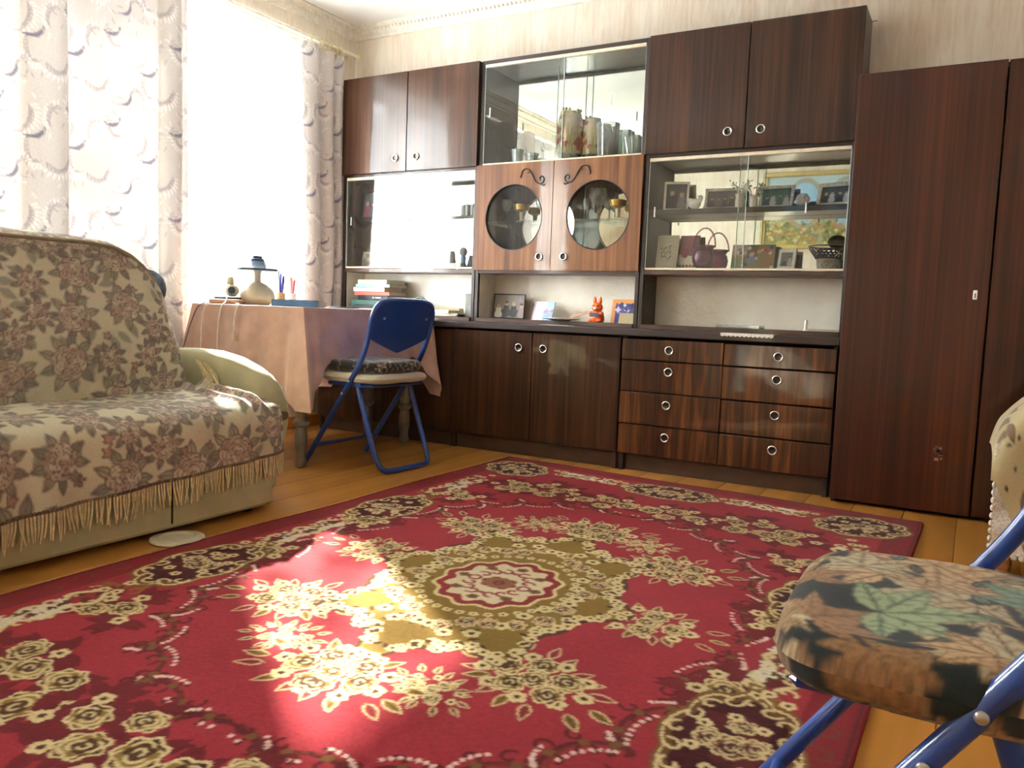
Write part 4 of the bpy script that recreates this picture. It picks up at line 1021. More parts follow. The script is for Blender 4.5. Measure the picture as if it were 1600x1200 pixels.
def pad(ch_loc, rz, x0, x1, y0, y1, z0, z1, rc, canvas, mname, name, label, res=.004, wr=.006, parent_m=None, cat='cushion'):
    """upholstered pad: rounded box sheet coloured from a canvas, closed underneath"""
    cx, cy = (x0+x1)/2, (y0+y1)/2; hx, hy = (x1-x0)/2, (y1-y0)/2
    n = int(max(hx, hy)*2/res); m_ = 34
    u = np.linspace(-1, 1, n); U, V = np.meshgrid(u, u)
    # map square to superellipse-ish outline; rim curls down
    k = np.maximum(np.abs(U), np.abs(V)); rim = np.clip((k-.80)/.20, 0, 1)
    den = (np.abs(U)**5+np.abs(V)**5)**(1/5)+1e-9; sc = np.where(den > 0, k/den, 1)
    X, Y = U*sc*hx, V*sc*hy
    zc = (z0+z1)/2; th = (z1-z0)/2
    a = rim*math.pi*.5
    Zt = zc+th*np.cos(a)**.55 if False else zc+th*np.sqrt(np.clip(1-rim**2.4, 0, 1))
    Zt = Zt+wr*(1-rim)*(vnoise(X*11+5, Y*11, 3))-.004*(1-rim)*0
    shr = 1-.0*rim
    top = np.stack([X*shr, Y*shr, Zt], -1)
    bot = np.stack([X*shr, Y*shr, 2*zc-Zt], -1)
    ca, sa = math.cos(rz), math.sin(rz)
    def wd_(P):
        q = P.copy(); q[..., 0] = ch_loc[0]+(cx+P[..., 0])*ca-(cy+P[..., 1])*sa; q[..., 1] = ch_loc[1]+(cx+P[..., 0])*sa+(cy+P[..., 1])*ca; q[..., 2] = P[..., 2]+ch_loc[2]; return q
    t_ = thing(name, label, cat, (ch_loc[0]+cx*ca-cy*sa, ch_loc[1]+cx*sa+cy*ca, z0))
    ex = 1+.35*rim
    fast_grid('cover', wd_(top), canvas.sample(X*ex+hx+.1, Y*ex+hy+.1), MATS[mname], t_)
    fast_grid('underside', wd_(bot)[:, ::-1], canvas.sample(X*ex+hx+.1, Y*ex+hy+.13)[:, ::-1], MATS[mname], t_)
    return t_
C1 = (.988, -.872, 0); fold_chair('blue folding chair pulled up to the pink-draped table', C1, R(-3))
# black and beige streaked pad on a pale sheepskin pad
kc = Canvas(.7, .7, .004, (34, 32, 34), wrap=True); rn = random.Random(8)
for k in range(150):
    x, y = rn.random()*.7, rn.random()*.7; a = rn.choice((.3, 1.2, 1.9, 2.6))+rn.uniform(-.2, .2); l = rn.uniform(.05, .12)
    kc.line([(x+l*t_*math.cos(a)+.012*math.sin(t_*3), y+l*t_*math.sin(a)) for t_ in np.linspace(0, 1, 5)], rn.uniform(.004, .008), rn.choice(((172, 158, 136), (140, 124, 104), (196, 184, 160))))
cmat('pad_streak', .9, sheen=.4)
fc = Canvas(.7, .7, .01, (188, 182, 164), wrap=True); cmat('fleece', .95, bump=(90, 1.0), sheen=.6)
pad(C1, R(-3), -.185, .19, -.205, .215, .402, .448, .04, fc, 'fleece', 'seat_pad', 'pale fleece pad directly on the chair seat by the table', wr=.012)
pad(C1, R(-3), -.18, .17, -.185, .195, .447, .506, .04, kc, 'pad_streak', 'seat_cushion', 'black cushion with beige streaks on the chair by the table', wr=.012)
# near chair with leaf-printed velour cushion
C2 = (3.425, -2.86, 0); RZ2 = R(2)
fold_chair('blue folding chair in the right foreground', C2, RZ2)
lc_ = Canvas(.75, .75, .003, (40, 44, 44), wrap=True); rn = random.Random(14)
def bigleaf(x, y, s, rot, col, dk, lobes=5):
    c, q = math.cos(rot), math.sin(rot)
    for k in range(lobes):
        a = rot+(k-(lobes-1)/2)*.85; l = s*(1-.12*abs(k-(lobes-1)/2)); w_ = .46
        t_ = np.linspace(0, 1, 16); e = l*w_*.5*np.sin(np.pi*t_**.75)*(1+.10*np.sin(t_*30))
        up = np.stack([t_*l, e], 1); dn = np.stack([t_[::-1]*l, -e[::-1]], 1); p = np.vstack([up, dn]); ca, sa = math.cos(a), math.sin(a)
        P_ = np.stack([x+p[:, 0]*ca-p[:, 1]*sa, y+p[:, 0]*sa+p[:, 1]*ca], 1)
        lc_.poly(P_, col); lc_.line(P_, .003, dk, .5)
        lc_.line([(x, y), (x+l*.92*ca, y+l*.92*sa)], .0035, dk)
        for j in (.3, .5, .7):
            for sg in (1, -1): lc_.line([(x+l*j*ca, y+l*j*sa), (x+l*j*ca+l*.17*math.cos(a+sg*.8), y+l*j*sa+l*.17*math.sin(a+sg*.8))], .003, dk, .7)
TAN, RUST, SAGE, OAT = (186, 156, 116), (146, 110, 76), (150, 162, 122), (178, 164, 130)
for k in range(84): bigleaf(rn.random()*.75, rn.random()*.75, rn.uniform(.07, .11), rn.random()*6.3, rn.choice((TAN, RUST, OAT, (140, 116, 84))), (104, 78, 52), rn.choice((3, 5)))
for k in range(50): lc_.leaf(rn.random()*.75, rn.random()*.75, .035, .016, rn.random()*6.3, rn.choice(((120, 128, 104), (150, 142, 116), (96, 88, 66))), (34, 38, 36), .003, (40, 44, 40))
for (x, y, s, r_, c_, d_) in ((.20, .22, .105, .2, SAGE, (62, 76, 58)), (.37, .33, .095, 2.4, (118, 136, 114), (58, 76, 66)), (.30, .14, .08, 4.0, TAN, (110, 80, 52)), (.17, .36, .085, 1.6, OAT, (100, 84, 60)), (.58, .52, .10, 1, SAGE, (62, 76, 58))):
    bigleaf(x, y, s, r_, c_, d_)
cmat('velour_leaf', .85, sheen=.1, spec=.1, bump=(60, .25))
pad(C2, RZ2, -.145, .22, -.215, .165, .385, .452, .05, lc_, 'velour_leaf', 'seat_cushion', 'leaf-patterned velour cushion on the foreground chair', res=.003, wr=.010)

# ------------------------------------------------------------------ sofa bed at the right edge
dayb = thing('armchair', 'armchair with wooden leg at the right edge of the picture', 'armchair', (4.0, -.65, 0))
mat('wood_leg', (150, 104, 66), .5, coat=.3, var=(12, .15, (1, 1, 6)))
MB().box(3.548, 4.45, -.975, -.33, .10, .40, .03).build('body', MATS['cream_cloth'], dayb)
MB().box(4.28, 4.52, -.975, -.33, .30, .85, .06).build('back', MATS['cream_cloth'], dayb)
for (x, y) in ((3.575, -.945), (4.42, -.945), (3.575, -.36), (4.42, -.36)): MB().lathe([(.020, 0), (.026, .02), (.022, .05), (.028, .11)], (x, y, 0), 14).build('leg', MATS['wood_leg'], dayb, smooth=40)
MB().ell((3.80, -.70, .46), (.22, .20, .13), 24, 14).build('arm_roll', MATS['cream_cloth'], dayb, smooth=60)
# crocheted cover hanging on the near end
nx_, nz_ = 70, 24; g = np.zeros((nz_, nx_, 3))
for j in range(nz_):
    for i in range(nx_):
        x = 3.536+.86*i/(nx_-1); z = .405-.345*j/(nz_-1)-(.010*abs(math.sin(i*.55)) if j == nz_-1 else 0)
        g[j, i] = (x, -.984-.003*math.sin(i*1.9)-.004*math.sin(j*.8), z)
mat('crochet', (232, 230, 224), .9, bump=(150, 1.0), var=(140, .12))
lace = thing('crochet_cover', 'white crocheted cover hanging on the armchair end', 'cover', (3.96, -.984, .06))
MB().ngrid(g).build('lace', MATS['crochet'], lace, smooth=60)
pk = MB()
for i in range(42): pk.ell((3.54+i*.0205, -.986, .054), (.009, .006, .010), 8, 5)
for i in range(14): pk.ell((3.533, -.985, .08+i*.024), (.006, .006, .010), 8, 5)
q_ = pk.build('picot_edge', MATS['crochet'], lace, smooth=60); q_['kind'] = 'stuff'
bc = Canvas(.6, .6, .003, (190, 174, 132), wrap=True); rn = random.Random(4)
for k in range(30):
    x, y, a = rn.random()*.6, rn.random()*.6, rn.uniform(.9, 1.5)
    bc.leaf(x, y, rn.uniform(.05, .11), rn.uniform(.012, .024), a, (120, 98, 74), (88, 70, 54), .003)
for k in range(60): x, y = rn.random()*.6, rn.random()*.6; bc.leaf(x, y, .030, .007, rn.uniform(.9, 1.5), (78, 62, 50))
cmat('blanket_camo', .9, sheen=.3, mult=.8)
nx_, ns_ = 220, 200; xx = np.linspace(3.522, 4.25, nx_); G = np.zeros((ns_, nx_, 3)); Us = np.zeros((ns_, nx_))
for i, x in enumerate(xx):
    e = x-3.522; rise = .17*np.clip(e/.13, 0, 1)**.8; rnd_ = -.05*max(0, 1-e/.03)**2
    zt = .415+rise+rnd_; hem = max(.03, .285-2.3*max(0, e-.012)) if e < .12 else .03
    pr = [(-.45, zt-.03), (-.75, zt), (-.93, zt-.005), (-.985, zt-.035), (-1.004, max(hem+.02, zt-.12)), (-1.000, hem)]
    p = np.array(smooth_path(pr, 3)); sg = np.r_[0, np.cumsum(np.hypot(*np.diff(p, axis=0).T))]; q = np.linspace(0, sg[-1], ns_)
    G[:, i, 1] = np.interp(q, sg, p[:, 0]); G[:, i, 0] = x; G[:, i, 2] = np.interp(q, sg, p[:, 1]); Us[:, i] = q
G[..., 1] -= .014*np.abs(vnoise(G[..., 0]*16, G[..., 2]*9, 5)); G[..., 2] += .010*vnoise(G[..., 0]*14, Us*10, 6)
o = fast_grid('blanket', G, bc.sample(G[..., 0]*1.0, Us), MATS['blanket_camo']); tag(o, 'beige blanket with brown streaks thrown over the armchair', 'blanket')

# ------------------------------------------------------------------ framed pictures and prints
cmat('print', .45, spec=.4, sheen=0, coat=.2)
def people(w, h, bg, seed, cols, n=4, floor=None):
    c = Canvas(w, h, .0022, bg); r_ = random.Random(seed)
    if floor: c.poly([(0, 0), (w, 0), (w, h*.35), (0, h*.35)], floor)
    for k in range(26): c.blob(r_.random()*w, r_.random()*h, h*.12, tuple(max(0, min(255, q+r_.randint(-25, 25))) for q in bg), 4, .3, alpha=.7)
    for k in range(n):
        x = w*(k+.7)/(n+.4)+r_.uniform(-.02, .02)*w; hh_ = h*r_.uniform(.5, .7); col = cols[k % len(cols)]
        c.blob(x, hh_*.30, h*.17, col, 3, .08, 1.57, asp=1.0); c.blob(x, hh_*.62, h*.13, col, asp=.9); c.blob(x, hh_*.88, h*.080, (186, 162, 146), asp=1.15, n=20); c.blob(x, hh_*.96, h*.085, r_.choice(((40, 30, 26), (84, 60, 44), (180, 150, 110))), asp=.6)
    return c
def print_on(par, cv, w, h, y, z0, tilt, name='photo_print', m='print'):
    nx_, ny_ = max(2, int(w/.0026)), max(2, int(h/.0026)); u, v = np.meshgrid(np.linspace(0, w, nx_), np.linspace(0, h, ny_))
    o = fast_grid(name, np.stack([u-w/2, np.zeros_like(u), v], -1), cv.sample(u, v), MATS[m])
    o.parent = par; o.location = (0, y, z0); return o
def frame(label, x, y, z, w, h, fm, cv, rz=0, tilt=.16, bw=.014, th=.012, rib=False, cat='photo frame', name='framed_photo', back='black_card'):
    t_ = thing(name, label, cat, (x, y, z)); t_.rotation_euler = (-tilt, 0, rz)
    b = MB(); d_ = th/2
    b.box(-w/2, w/2, -d_, d_, 0, bw, .002).box(-w/2, w/2, -d_, d_, h-bw, h, .002).box(-w/2, -w/2+bw, -d_, d_, bw, h-bw, .002).box(w/2-bw, w/2, -d_, d_, bw, h-bw, .002)
    b.build('border', fm, t_, local=True)
    if rib:
        n1, n2 = int(w/.011), int(h/.011); rb = MB()
        for k in range(n1):
            for zz_ in (bw/2, h-bw/2): rb.ell((-w/2+(k+.5)*w/n1, -d_, zz_), (.0042, .004, bw*.42), 8, 5)
        for k in range(1, n2-1):
            for xx_ in (-w/2+bw/2, w/2-bw/2): rb.ell((xx_, -d_, (k+.5)*h/n2), (bw*.42, .004, .0042), 8, 5)
        q_ = rb.build('ribbing', fm, t_, smooth=60, local=True); q_['kind'] = 'stuff'
    MB().box(-w/2+.003, w/2-.003, 0.001, d_, .003, h-.003).build('backing', MATS[back], t_, local=True)
    print_on(t_, cv, w-2*bw+.002, h-2*bw+.002, -.0005, bw-.001, 0)
    e = MB().box(-.014, .014, 0, .003, 0, h*.72).xform(Matrix.Translation((0, d_, h*.05)) @ Matrix.Rotation(-.28, 4, 'X'))
    e.build('easel_leg', MATS['black_card'], t_, local=True)
    return t_
def card(label, x, y, z, w, h, cv, rz=0, tilt=.2, name='greeting_card', cat='card', th=.0012, m='paper'):
    t_ = thing(name, label, cat, (x, y, z)); t_.rotation_euler = (-tilt, 0, rz)
    MB().box(-w/2, w/2, .0004, th+.0004, 0, h).build('backing', MATS[m], t_, local=True)
    print_on(t_, cv, w, h, 0, 0, 0, 'printed_face'); return t_
ZS = 1.2845; ZG = Z2-.001
DARK = ((46, 42, 44), (88, 80, 78), (30, 32, 40))
frame('silver frame with a dark couple photo at the left of the shelf', 2.095, .105, ZS, .125, .150, MATS['silver'], people(.11, .13, (60, 56, 60), 3, ((30, 30, 34), (120, 110, 108)), 2), rz=.25, bw=.012)
frame('ribbed silver frame with a group photo left of the twig vases', 2.330, .115, ZS, .185, .108, MATS['silver'], people(.17, .09, (92, 88, 86), 5, DARK, 5), rib=True, rz=.05)
frame('ribbed silver frame with a green photo in the middle of the shelf', 2.580, .110, ZS, .162, .110, MATS['silver'], people(.14, .09, (58, 86, 66), 7, ((40, 60, 48), (200, 196, 190)), 4), rib=True, rz=-.1, tilt=.22)
frame('ornate silver frame at the right end of the photo shelf', 2.840, .105, ZS, .165, .112, MATS['silver'], people(.14, .09, (70, 66, 70), 9, ((30, 30, 36), (200, 200, 206)), 4), rz=-.28, tilt=.22, rib=True, bw=.018)
def bird(x, y, z):
    t_ = thing('bird_figurine', 'white porcelain bird beside the dark couple photo', 'figurine', (x, y, z))
    MB().ell((x, y, z+.026), (.032, .02, .026), 18, 12).build('body', MATS['ceramic_white'], t_, smooth=60)
    MB().tube(smooth_path([(x+.018, y, z+.03), (x+.034, y, z+.048), (x+.030, y, z+.062), (x+.018, y, z+.058)], 2), [.011]*2+[.009]*30 if False else .0085, 10).build('neck', MATS['ceramic_white'], t_, smooth=60)
    MB().ell((x-.022, y, z+.045), (.018, .012, .010), 12, 8).build('tail', MATS['ceramic_white'], t_, smooth=60)
bird(2.205, .06, ZS)
def twig_vase(x, y, z, label, h, r, m):
    t_ = thing('vase', label, 'vase', (x, y, z)); r_ = random.Random(int(x*1000))
    MB().lathe([(r*.7, 0), (r*.95, .006), (r, h*.5), (r*.85, h*.8), (r*1.05, h), (r*.9, h), (r*.7, h*.8), (1e-6, h*.5)], (x, y, z), 20, rib=(.05, 8)).build('body', m, t_, smooth=50)
    s = MB(); f = MB()
    for k in range(9):
        a = r_.random()*6.3; l = r_.uniform(.05, .085); e = (x+l*.55*math.cos(a), y+l*.3*math.sin(a), z+h+l*.7)
        s.tube([(x, y, z+h*.6), ((x+e[0])/2, (y+e[1])/2, z+h+l*.25), e], .0012, 5)
        for j in range(4): f.ell((e[0]+r_.uniform(-.014, .014), e[1]+r_.uniform(-.008, .008), e[2]+r_.uniform(-.02, .008)), (.0045, .004, .0045), 7, 5)
    s.build('twigs', MATS['ceramic_white'], t_, smooth=60); q_ = f.build('blossoms', MATS['ceramic_white'], t_, smooth=60); q_['kind'] = 'stuff'
twig_vase(2.425, .065, ZS, 'cream fluted vase with white twigs, left of the pair', .066, .024, MATS['ceramic_cream'])
twig_vase(2.492, .062, ZS, 'white fluted vase with twigs, right of the pair', .056, .019, MATS['ceramic_white'])
mat('shell_pink', (206, 188, 178), .35, coat=.3, var=(30, .1))
t_ = thing('shell_figurine', 'pinkish round porcelain figurine before the ornate frame', 'figurine', (2.712, .06, ZS))
MB().ell((2.712, .06, ZS+.028), (.031, .024, .028), 18, 12).build('body', MATS['shell_pink'], t_, smooth=60)
for k in range(6): MB().ell((2.712+.022*math.cos(k), .05+.008*math.sin(k*2), ZS+.030+.014*math.sin(k*1.7)), (.014, .010, .012), 12, 8).build('petal', MATS['shell_pink'], t_, smooth=60)
# lower glazed shelf
cv = Canvas(.11, .17, .0022, (196, 188, 164)); cv.line([(.012, .012), (.098, .012), (.098, .158), (.012, .158), (.012, .012)], .002, (150, 140, 116)); cv.line([(.025, .04), (.085, .04), (.085, .14), (.025, .14), (.025, .04)], .0025, (160, 152, 130))
for k in range(18): cv.leaf(.05+.02*math.sin(k*2), .05+k*.004, .02, .008, k*1.1, (132, 128, 112))
card('cream embossed greeting card at the left of the lower shelf', 2.070, .070, ZG+.012, .108, .172, cv, rz=.05)
cv = Canvas(.10, .17, .0022, (222, 208, 190)); cv.poly([(0, .075), (.1, .065), (.1, .17), (0, .17)], (132, 52, 62))
for k in range(7): cv.blob(.03+.012*math.sin(k*3), .085+.012*math.cos(k*2), .022-.002*k, ((172, 60, 76), (120, 36, 50))[k % 2], 5, .15)
for k in range(5): cv.blob(.012+k*.018, .016, .007, (150, 40, 48), 5, .2)
card('red rose greeting card behind the purple glass basket', 2.165, .115, ZG+.012, .10, .174, cv, rz=-.05)
crystalmat('violet_glass', (226, 182, 206), (156, 104, 134), .24)
gb = thing('glass_basket', 'purple glass basket with a tall hoop handle', 'basket', (2.262, .065, ZG+.011))
MB().lathe([(.026, 0), (.034, .004), (.050, .03), (.054, .055), (.048, .080), (.040, .090), (.058, .112), (.054, .113), (.036, .090), (.044, .078), (.048, .055), (.044, .03), (1e-6, .01)], (2.262, .065, ZG+.011), 28, rib=(.03, 9)).build('bowl', MATS['violet_glass'], gb, smooth=50)
MB().tube([(2.262+.056*math.cos(a), .065+.012*math.sin(a), ZG+.115+.095*math.sin(a)) for a in np.linspace(0, math.pi, 22)], .004, 8).build('handle', MATS['violet_glass'], gb, smooth=60)
cv = Canvas(.21, .125, .0022, (140, 128, 84))
for (x, y, w_, h_, c_) in ((.005, .07, .065, .05, (168, 150, 140)), (.075, .065, .05, .055, (96, 100, 70)), (.13, .07, .075, .05, (150, 110, 84)), (.005, .01, .05, .05, (120, 128, 84)), (.14, .008, .06, .055, (150, 112, 70))): cv.poly([(x, y), (x+w_, y), (x+w_, y+h_), (x, y+h_)], c_)
for k in range(26): r_ = random.Random(k); cv.blob(r_.uniform(.01, .2), r_.uniform(.01, .115), r_.uniform(.004, .010), r_.choice(((70, 88, 130), (210, 190, 160), (150, 60, 56), (60, 70, 44), (196, 160, 130))))
cv.blob(.095, .05, .018, (120, 140, 180)); cv.blob(.095, .075, .011, (206, 170, 150))
card('colourful family photo collage leaning on the lower shelf', 2.490, .100, ZG+.012, .205, .124, cv, tilt=.25, name='photo_collage', cat='photo')
frame('small white photo frame right of the collage', 2.648, .105, ZG+.012, .086, .098, MATS['white_plastic'], people(.06, .07, (120, 118, 112), 31, ((60, 60, 60), (190, 186, 180)), 2), rz=-.2, tilt=.2, bw=.016)
# dark woven bowl
mat('wicker_dark', (58, 54, 62), .5, coat=.2, var=(60, .25))
wb = thing('wicker_bowl', 'dark flared wicker bowl at the right end of the lower shelf', 'bowl', (2.842, .08, ZG+.011))
MB().lathe([(.045, 0), (.050, .004), (.056, .05), (.052, .05), (.046, .006), (1e-6, .006)], (2.842, .08, ZG+.011), 28).build('base', mat('wicker_pale', (168, 160, 148), .5, var=(80, .2)), wb, smooth=40)
lat = MB()
for k in range(26):
    for sg in (1, -1):
        a = k*2*math.pi/26
        lat.tube([(2.842+(.056+.032*q)*math.cos(a+sg*q*.5), .08+(.056+.032*q)*math.sin(a+sg*q*.5), ZG+.058+.045*q) for q in np.linspace(0, 1, 5)], .0022, 5)
q_ = lat.build('lattice', MATS['wicker_dark'], wb, smooth=60); q_['kind'] = 'stuff'
for rr_, zz_ in ((.089, .104), (.056, .052)): MB().tube([(2.842+rr_*math.cos(a), .08+rr_*math.sin(a), ZG+.011+zz_) for a in np.linspace(0, 2*math.pi, 40, endpoint=False)], .0038, 7, closed=True).build('rim', MATS['wicker_dark'], wb, smooth=60)
bp_ = MB().ell((2.872, .085, ZG+.011+.125), (.042, .030, .032), 18, 12); tag(bp_.build('black_pouch', MATS['black_card'], smooth=60), 'black pouch lying in the wicker bowl', 'pouch')
# ------------------------------------------------------------------ vases and crystal behind the top glass
cmat('painted_glass', .18, coat=.6, spec=.5, sheen=0)
pc = Canvas(.42, .30, .0025, (214, 196, 158), wrap=False); rn = random.Random(6)
pc.poly([(0, 0), (.42, 0), (.42, .05), (0, .06)], (46, 50, 46))
for k in range(70): x = rn.random()*.42; pc.line([(x, .05), (x+rn.uniform(-.02, .02), rn.uniform(.1, .22))], .003, rn.choice(((150, 164, 84), (190, 180, 90), (110, 120, 70))))
for k in range(30):
    x, y, r_ = rn.random()*.42, rn.uniform(.08, .26), rn.uniform(.014, .024); pc.blob(x, y, r_, (150, 52, 44), 4, .12, rn.random()*6, asp=.85); pc.blob(x+.002, y+.002, r_*.6, (176, 84, 66), 3, .2); pc.blob(x, y, r_*.18, (40, 26, 26))
def poppy_vase(x, y, z, h, r, label, rim):
    t_ = thing('poppy_vase', label, 'vase', (x, y, z)); pr = [(.62, 0), (.82, .03), (.92, .2), (1.0, .45), (.98, .65), (.88, .85), (.74, .97), (.70, 1.0)]
    s_ = np.linspace(0, 1, 90); th_ = np.linspace(0, 2*np.pi, 90); TT, SS = np.meshgrid(th_, s_)
    rr_ = np.interp(SS, [q[1] for q in pr], [q[0] for q in pr])*r
    o = fast_grid('body', np.stack([x+rr_*np.cos(TT), y+rr_*np.sin(TT), z+SS*h], -1), pc.sample(TT/(2*np.pi)*.415, SS*.28+.005), MATS['painted_glass'], t_)
    if rim:
        fb = MB(); r2 = random.Random(1)
        for k in range(46): a = k*.42; fb.ell((x+r*.7*math.cos(a), y+r*.7*math.sin(a), z+h+r2.uniform(-.022, .014)), (.008, .008, .008), 7, 5)
        fb.build('yellow_rim', mat('rim_yellow', (216, 206, 96), .6, var=(60, .2)), t_, smooth=60)
    else: MB().tube([(x+r*.70*math.cos(a), y+r*.70*math.sin(a), z+h) for a in np.linspace(0, 2*math.pi, 30, endpoint=False)], .003, 7, closed=True).build('rim', MATS['cut_glass'], t_, smooth=60)
ZT = Z1+.0025
poppy_vase(1.497, .085, ZT, .262, .074, 'poppy-painted vase with a knobbly yellow rim', True)
poppy_vase(1.612, .120, ZT, .225, .056, 'plainer poppy-painted vase behind the yellow-rimmed one', False)
def crystal(label, x, y, z, prof, rib, name='crystal_vase', cat='vase', group=None):
    o = MB().lathe(prof, (0, 0, 0), 36, rib=rib).build(name, MATS['cut_glass'], smooth=25); o.location = (x, y, z); return tag(o, label, cat, group)
def bandprof(r, h, n, fl=1.1, t=.005):
    out = [(r*.8, 0)]+[(r*(.9+(fl-.9)*k/n)*(1+.035*(k % 2)), .006+h*(k+.2)/n) for k in range(n)]+[(r*fl, h)]
    inn = [(max(1e-6, q[0]-t), max(q[1], .012)) for q in out[::-1][:-1]]
    return out+inn+[(1e-6, .012)]
crystal('large cut-crystal vase right of the poppy vases', 1.716, .085, ZT, bandprof(.056, .185, 9, 1.12), (.025, 12))
crystal('slim tall crystal vase behind the large crystal vase', 1.800, .125, ZT, bandprof(.022, .155, 7, 1.35), (.03, 8))
crystal('flared crystal vase at the right end of the top shelf', 1.862, .080, ZT, bandprof(.034, .105, 5, 1.5), (.05, 10))
crystal('low crystal bowl in the right corner of the top shelf', 1.914, .15, ZT, bandprof(.02, .07, 4, 1.5), (.05, 10), 'crystal_glass', 'glass')
crystal('taller crystal tumbler at the left of the top shelf', 1.196, .055, ZT, bandprof(.026, .082, 5, 1.4), (.05, 9), 'crystal_glass', 'glass')
crystal('shorter crystal tumbler at the left of the top shelf', 1.285, .055, ZT, bandprof(.028, .056, 4, 1.45), (.05, 9), 'crystal_glass', 'glass')
# bar behind the round windows
def goblet(label, x, y, z, h, r, m='cut_glass', group=None):
    o = MB().lathe([(r*.8, 0), (r*.75, .003), (.004, .008), (.0035, h*.45), (r*.6, h*.52), (r, h*.75), (r*.92, h), (r*.88, h), (r*.94, h*.75), (r*.55, h*.55), (1e-6, h*.53)], n=22).build('goblet', MATS[m], smooth=40)
    o.location = (x, y, z); tag(o, label, 'glass', group)
ZB = 1.2500; ZL = Z2-.0005
for i, (x, y) in enumerate(((1.10, .12), (1.33, .10), (1.36, .15))): goblet(('stemmed glass at the left behind the left round window', 'stemmed glass in front, right of the gold bowl', 'stemmed glass at the back, right of the gold bowl')[i], x, y, ZB, .13, .028)
goblet('wide champagne coupe at the top of the right round window', 1.665, .11, ZB, .165, .048); goblet('stemmed glass beside the coupe in the right round window', 1.60, .13, ZB, .12, .026); goblet('stemmed glass nearest the door joint in the right window', 1.715, .15, ZB, .12, .026)
def gold_bowl(label, x, y, z, st=.055):
    t_ = thing('gilt_bowl', label, 'bowl', (x, y, z))
    MB().lathe([(.034, 0), (.034, .004), (.010, .012), (.014, st), (1e-6, st)], (x, y, z), 20).build('foot', MATS['ceramic_cream'], t_, smooth=40)
    MB().lathe([(.014, st), (.040, st+.012), (.048, st+.042), (.046, st+.042), (.036, st+.016), (1e-6, st+.006)], (x, y, z), 22).build('bowl', MATS['gold'], t_, smooth=40)
gold_bowl('gilt footed bowl behind the left round window', 1.205, .11, ZB); gold_bowl('gilt footed bowl at the right of the right round window', 1.790, .09, ZB); 
for i, x in enumerate((1.155, 1.20, 1.245, 1.60, 1.655, 1.70)):
    crystal(('clear tumbler at the left below the left window shelf', 'clear tumbler in the middle below the left window shelf', 'clear tumbler at the right below the left window shelf', 'clear tumbler at the left below the right window shelf', 'clear tumbler in the middle below the right window shelf', 'clear tumbler at the right below the right window shelf')[i], x, .10+.03*(i % 2), ZL, bandprof(.020, .10, 5, 1.15, .003), None, 'tumbler', 'glass', 'bar tumblers')
o = MB().lathe([(.022, 0), (.022, .10), (.018, .105), (1e-6, .105)], n=18).build('wooden_cup', mat('cup_wood', (164, 96, 64), .5), smooth=40); o.location = (1.80, .10, ZL); tag(o, 'small reddish wooden cup low in the right round window', 'cup')

# ------------------------------------------------------------------ niches
ZF = ZN+.0005
rb_ = random.Random(9)
BC = [((70, 96, 92), 'dark green book, third in the stack'), ((40, 46, 52), 'black book, second from the bottom of the stack')]
stack = [((196, 182, 140), .30, .030, 'tan book at the bottom of the stack in the left niche'), ((52, 58, 62), .31, .020, 'black book second from the bottom of the stack'), ((54, 92, 84), .28, .030, 'dark green book third from the bottom of the stack'),
         ((36, 40, 44), .25, .026, 'black book with white lettering below the red book'), ((196, 84, 70), .27, .022, 'red book in the middle of the stack'), ((222, 214, 190), .25, .026, 'cream book just above the red book'), ((150, 190, 196), .27, .020, 'pale blue book second from the top of the stack'), ((214, 200, 160), .24, .026, 'yellowish book on top of the stack')]
z = ZF
for i, (c_, l, h_, lab) in enumerate(stack):
    t_ = thing('book', lab, 'book', (.245+rb_.uniform(-.02, .02), .075, z), rb_.uniform(-.10, .06), 'books stacked in the left niche')
    cm = mat('cover_%d' % i, c_, .5); w_ = .17
    MB().box(-l/2+.004, l/2-.004, -w_/2+.004, w_/2-.004, .002, h_-.002).build('pages', MATS['pages'], t_, local=True)
    MB().box(-l/2, l/2, -w_/2, w_/2, 0, .002).box(-l/2, l/2, -w_/2, w_/2, h_-.002, h_).box(-l/2, l/2, -w_/2, -w_/2+.002, 0, h_).build('cover', cm, t_, local=True)
    if i == 3:
        for q in range(9):
            if q != 2: MB().box(.0+q*.008, .006+q*.008, -w_/2-.0008, -w_/2-.0002, .009, .017).build('spine_mark', MATS['white_plastic'], t_, local=True)
    z += h_+.0004
bg_ = thing('black_bag', 'black leather bag lying right of the book stack', 'bag', (.53, .045, ZF)); mat('leather_black', (48, 54, 66), .4, coat=.2, bump=(60, .3))
MB().box(.435, .635, .0, .10, ZF, ZF+.088, .03).build('body', MATS['leather_black'], bg_, smooth=50)
MB().tube(smooth_path([(.55, .02, ZF+.085), (.56, .02, ZF+.10), (.60, .02, ZF+.104), (.63, .02, ZF+.085)], 2), .007, 8).build('handle', MATS['leather_black'], bg_, smooth=60)
for i, (x, y, w_, d_, h_, c_, rz_, lab) in enumerate(((.745, .08, .22, .16, .018, (196, 190, 172), .1, 'pile of papers flat in the left niche, lowest sheaf'), (.725, .075, .19, .14, .016, (222, 214, 182), -.12, 'cream magazine on the papers in the left niche'), (.775, .08, .12, .10, .012, (190, 176, 140), .35, 'small tan booklet on top of the papers'))):
    o = MB().box(-w_/2, w_/2, -d_/2, d_/2, 0, h_, .001).build(('paper_pile', 'magazine', 'booklet')[i], mat('pp%d' % i, c_, .7, var=(90, .12, (1, 1, 8)))); o.location = (x, y, ZF+(0, .0185, .035)[i]); o.rotation_euler.z = rz_; tag(o, lab, 'paper' if i == 0 else 'booklet')
o = MB().box(.862, .905, .09, .16, ZF, ZF+.135, .002).build('carton', mat('carton_grey', (132, 134, 126), .6)); tag(o, 'narrow grey carton standing at the right of the left niche', 'box')
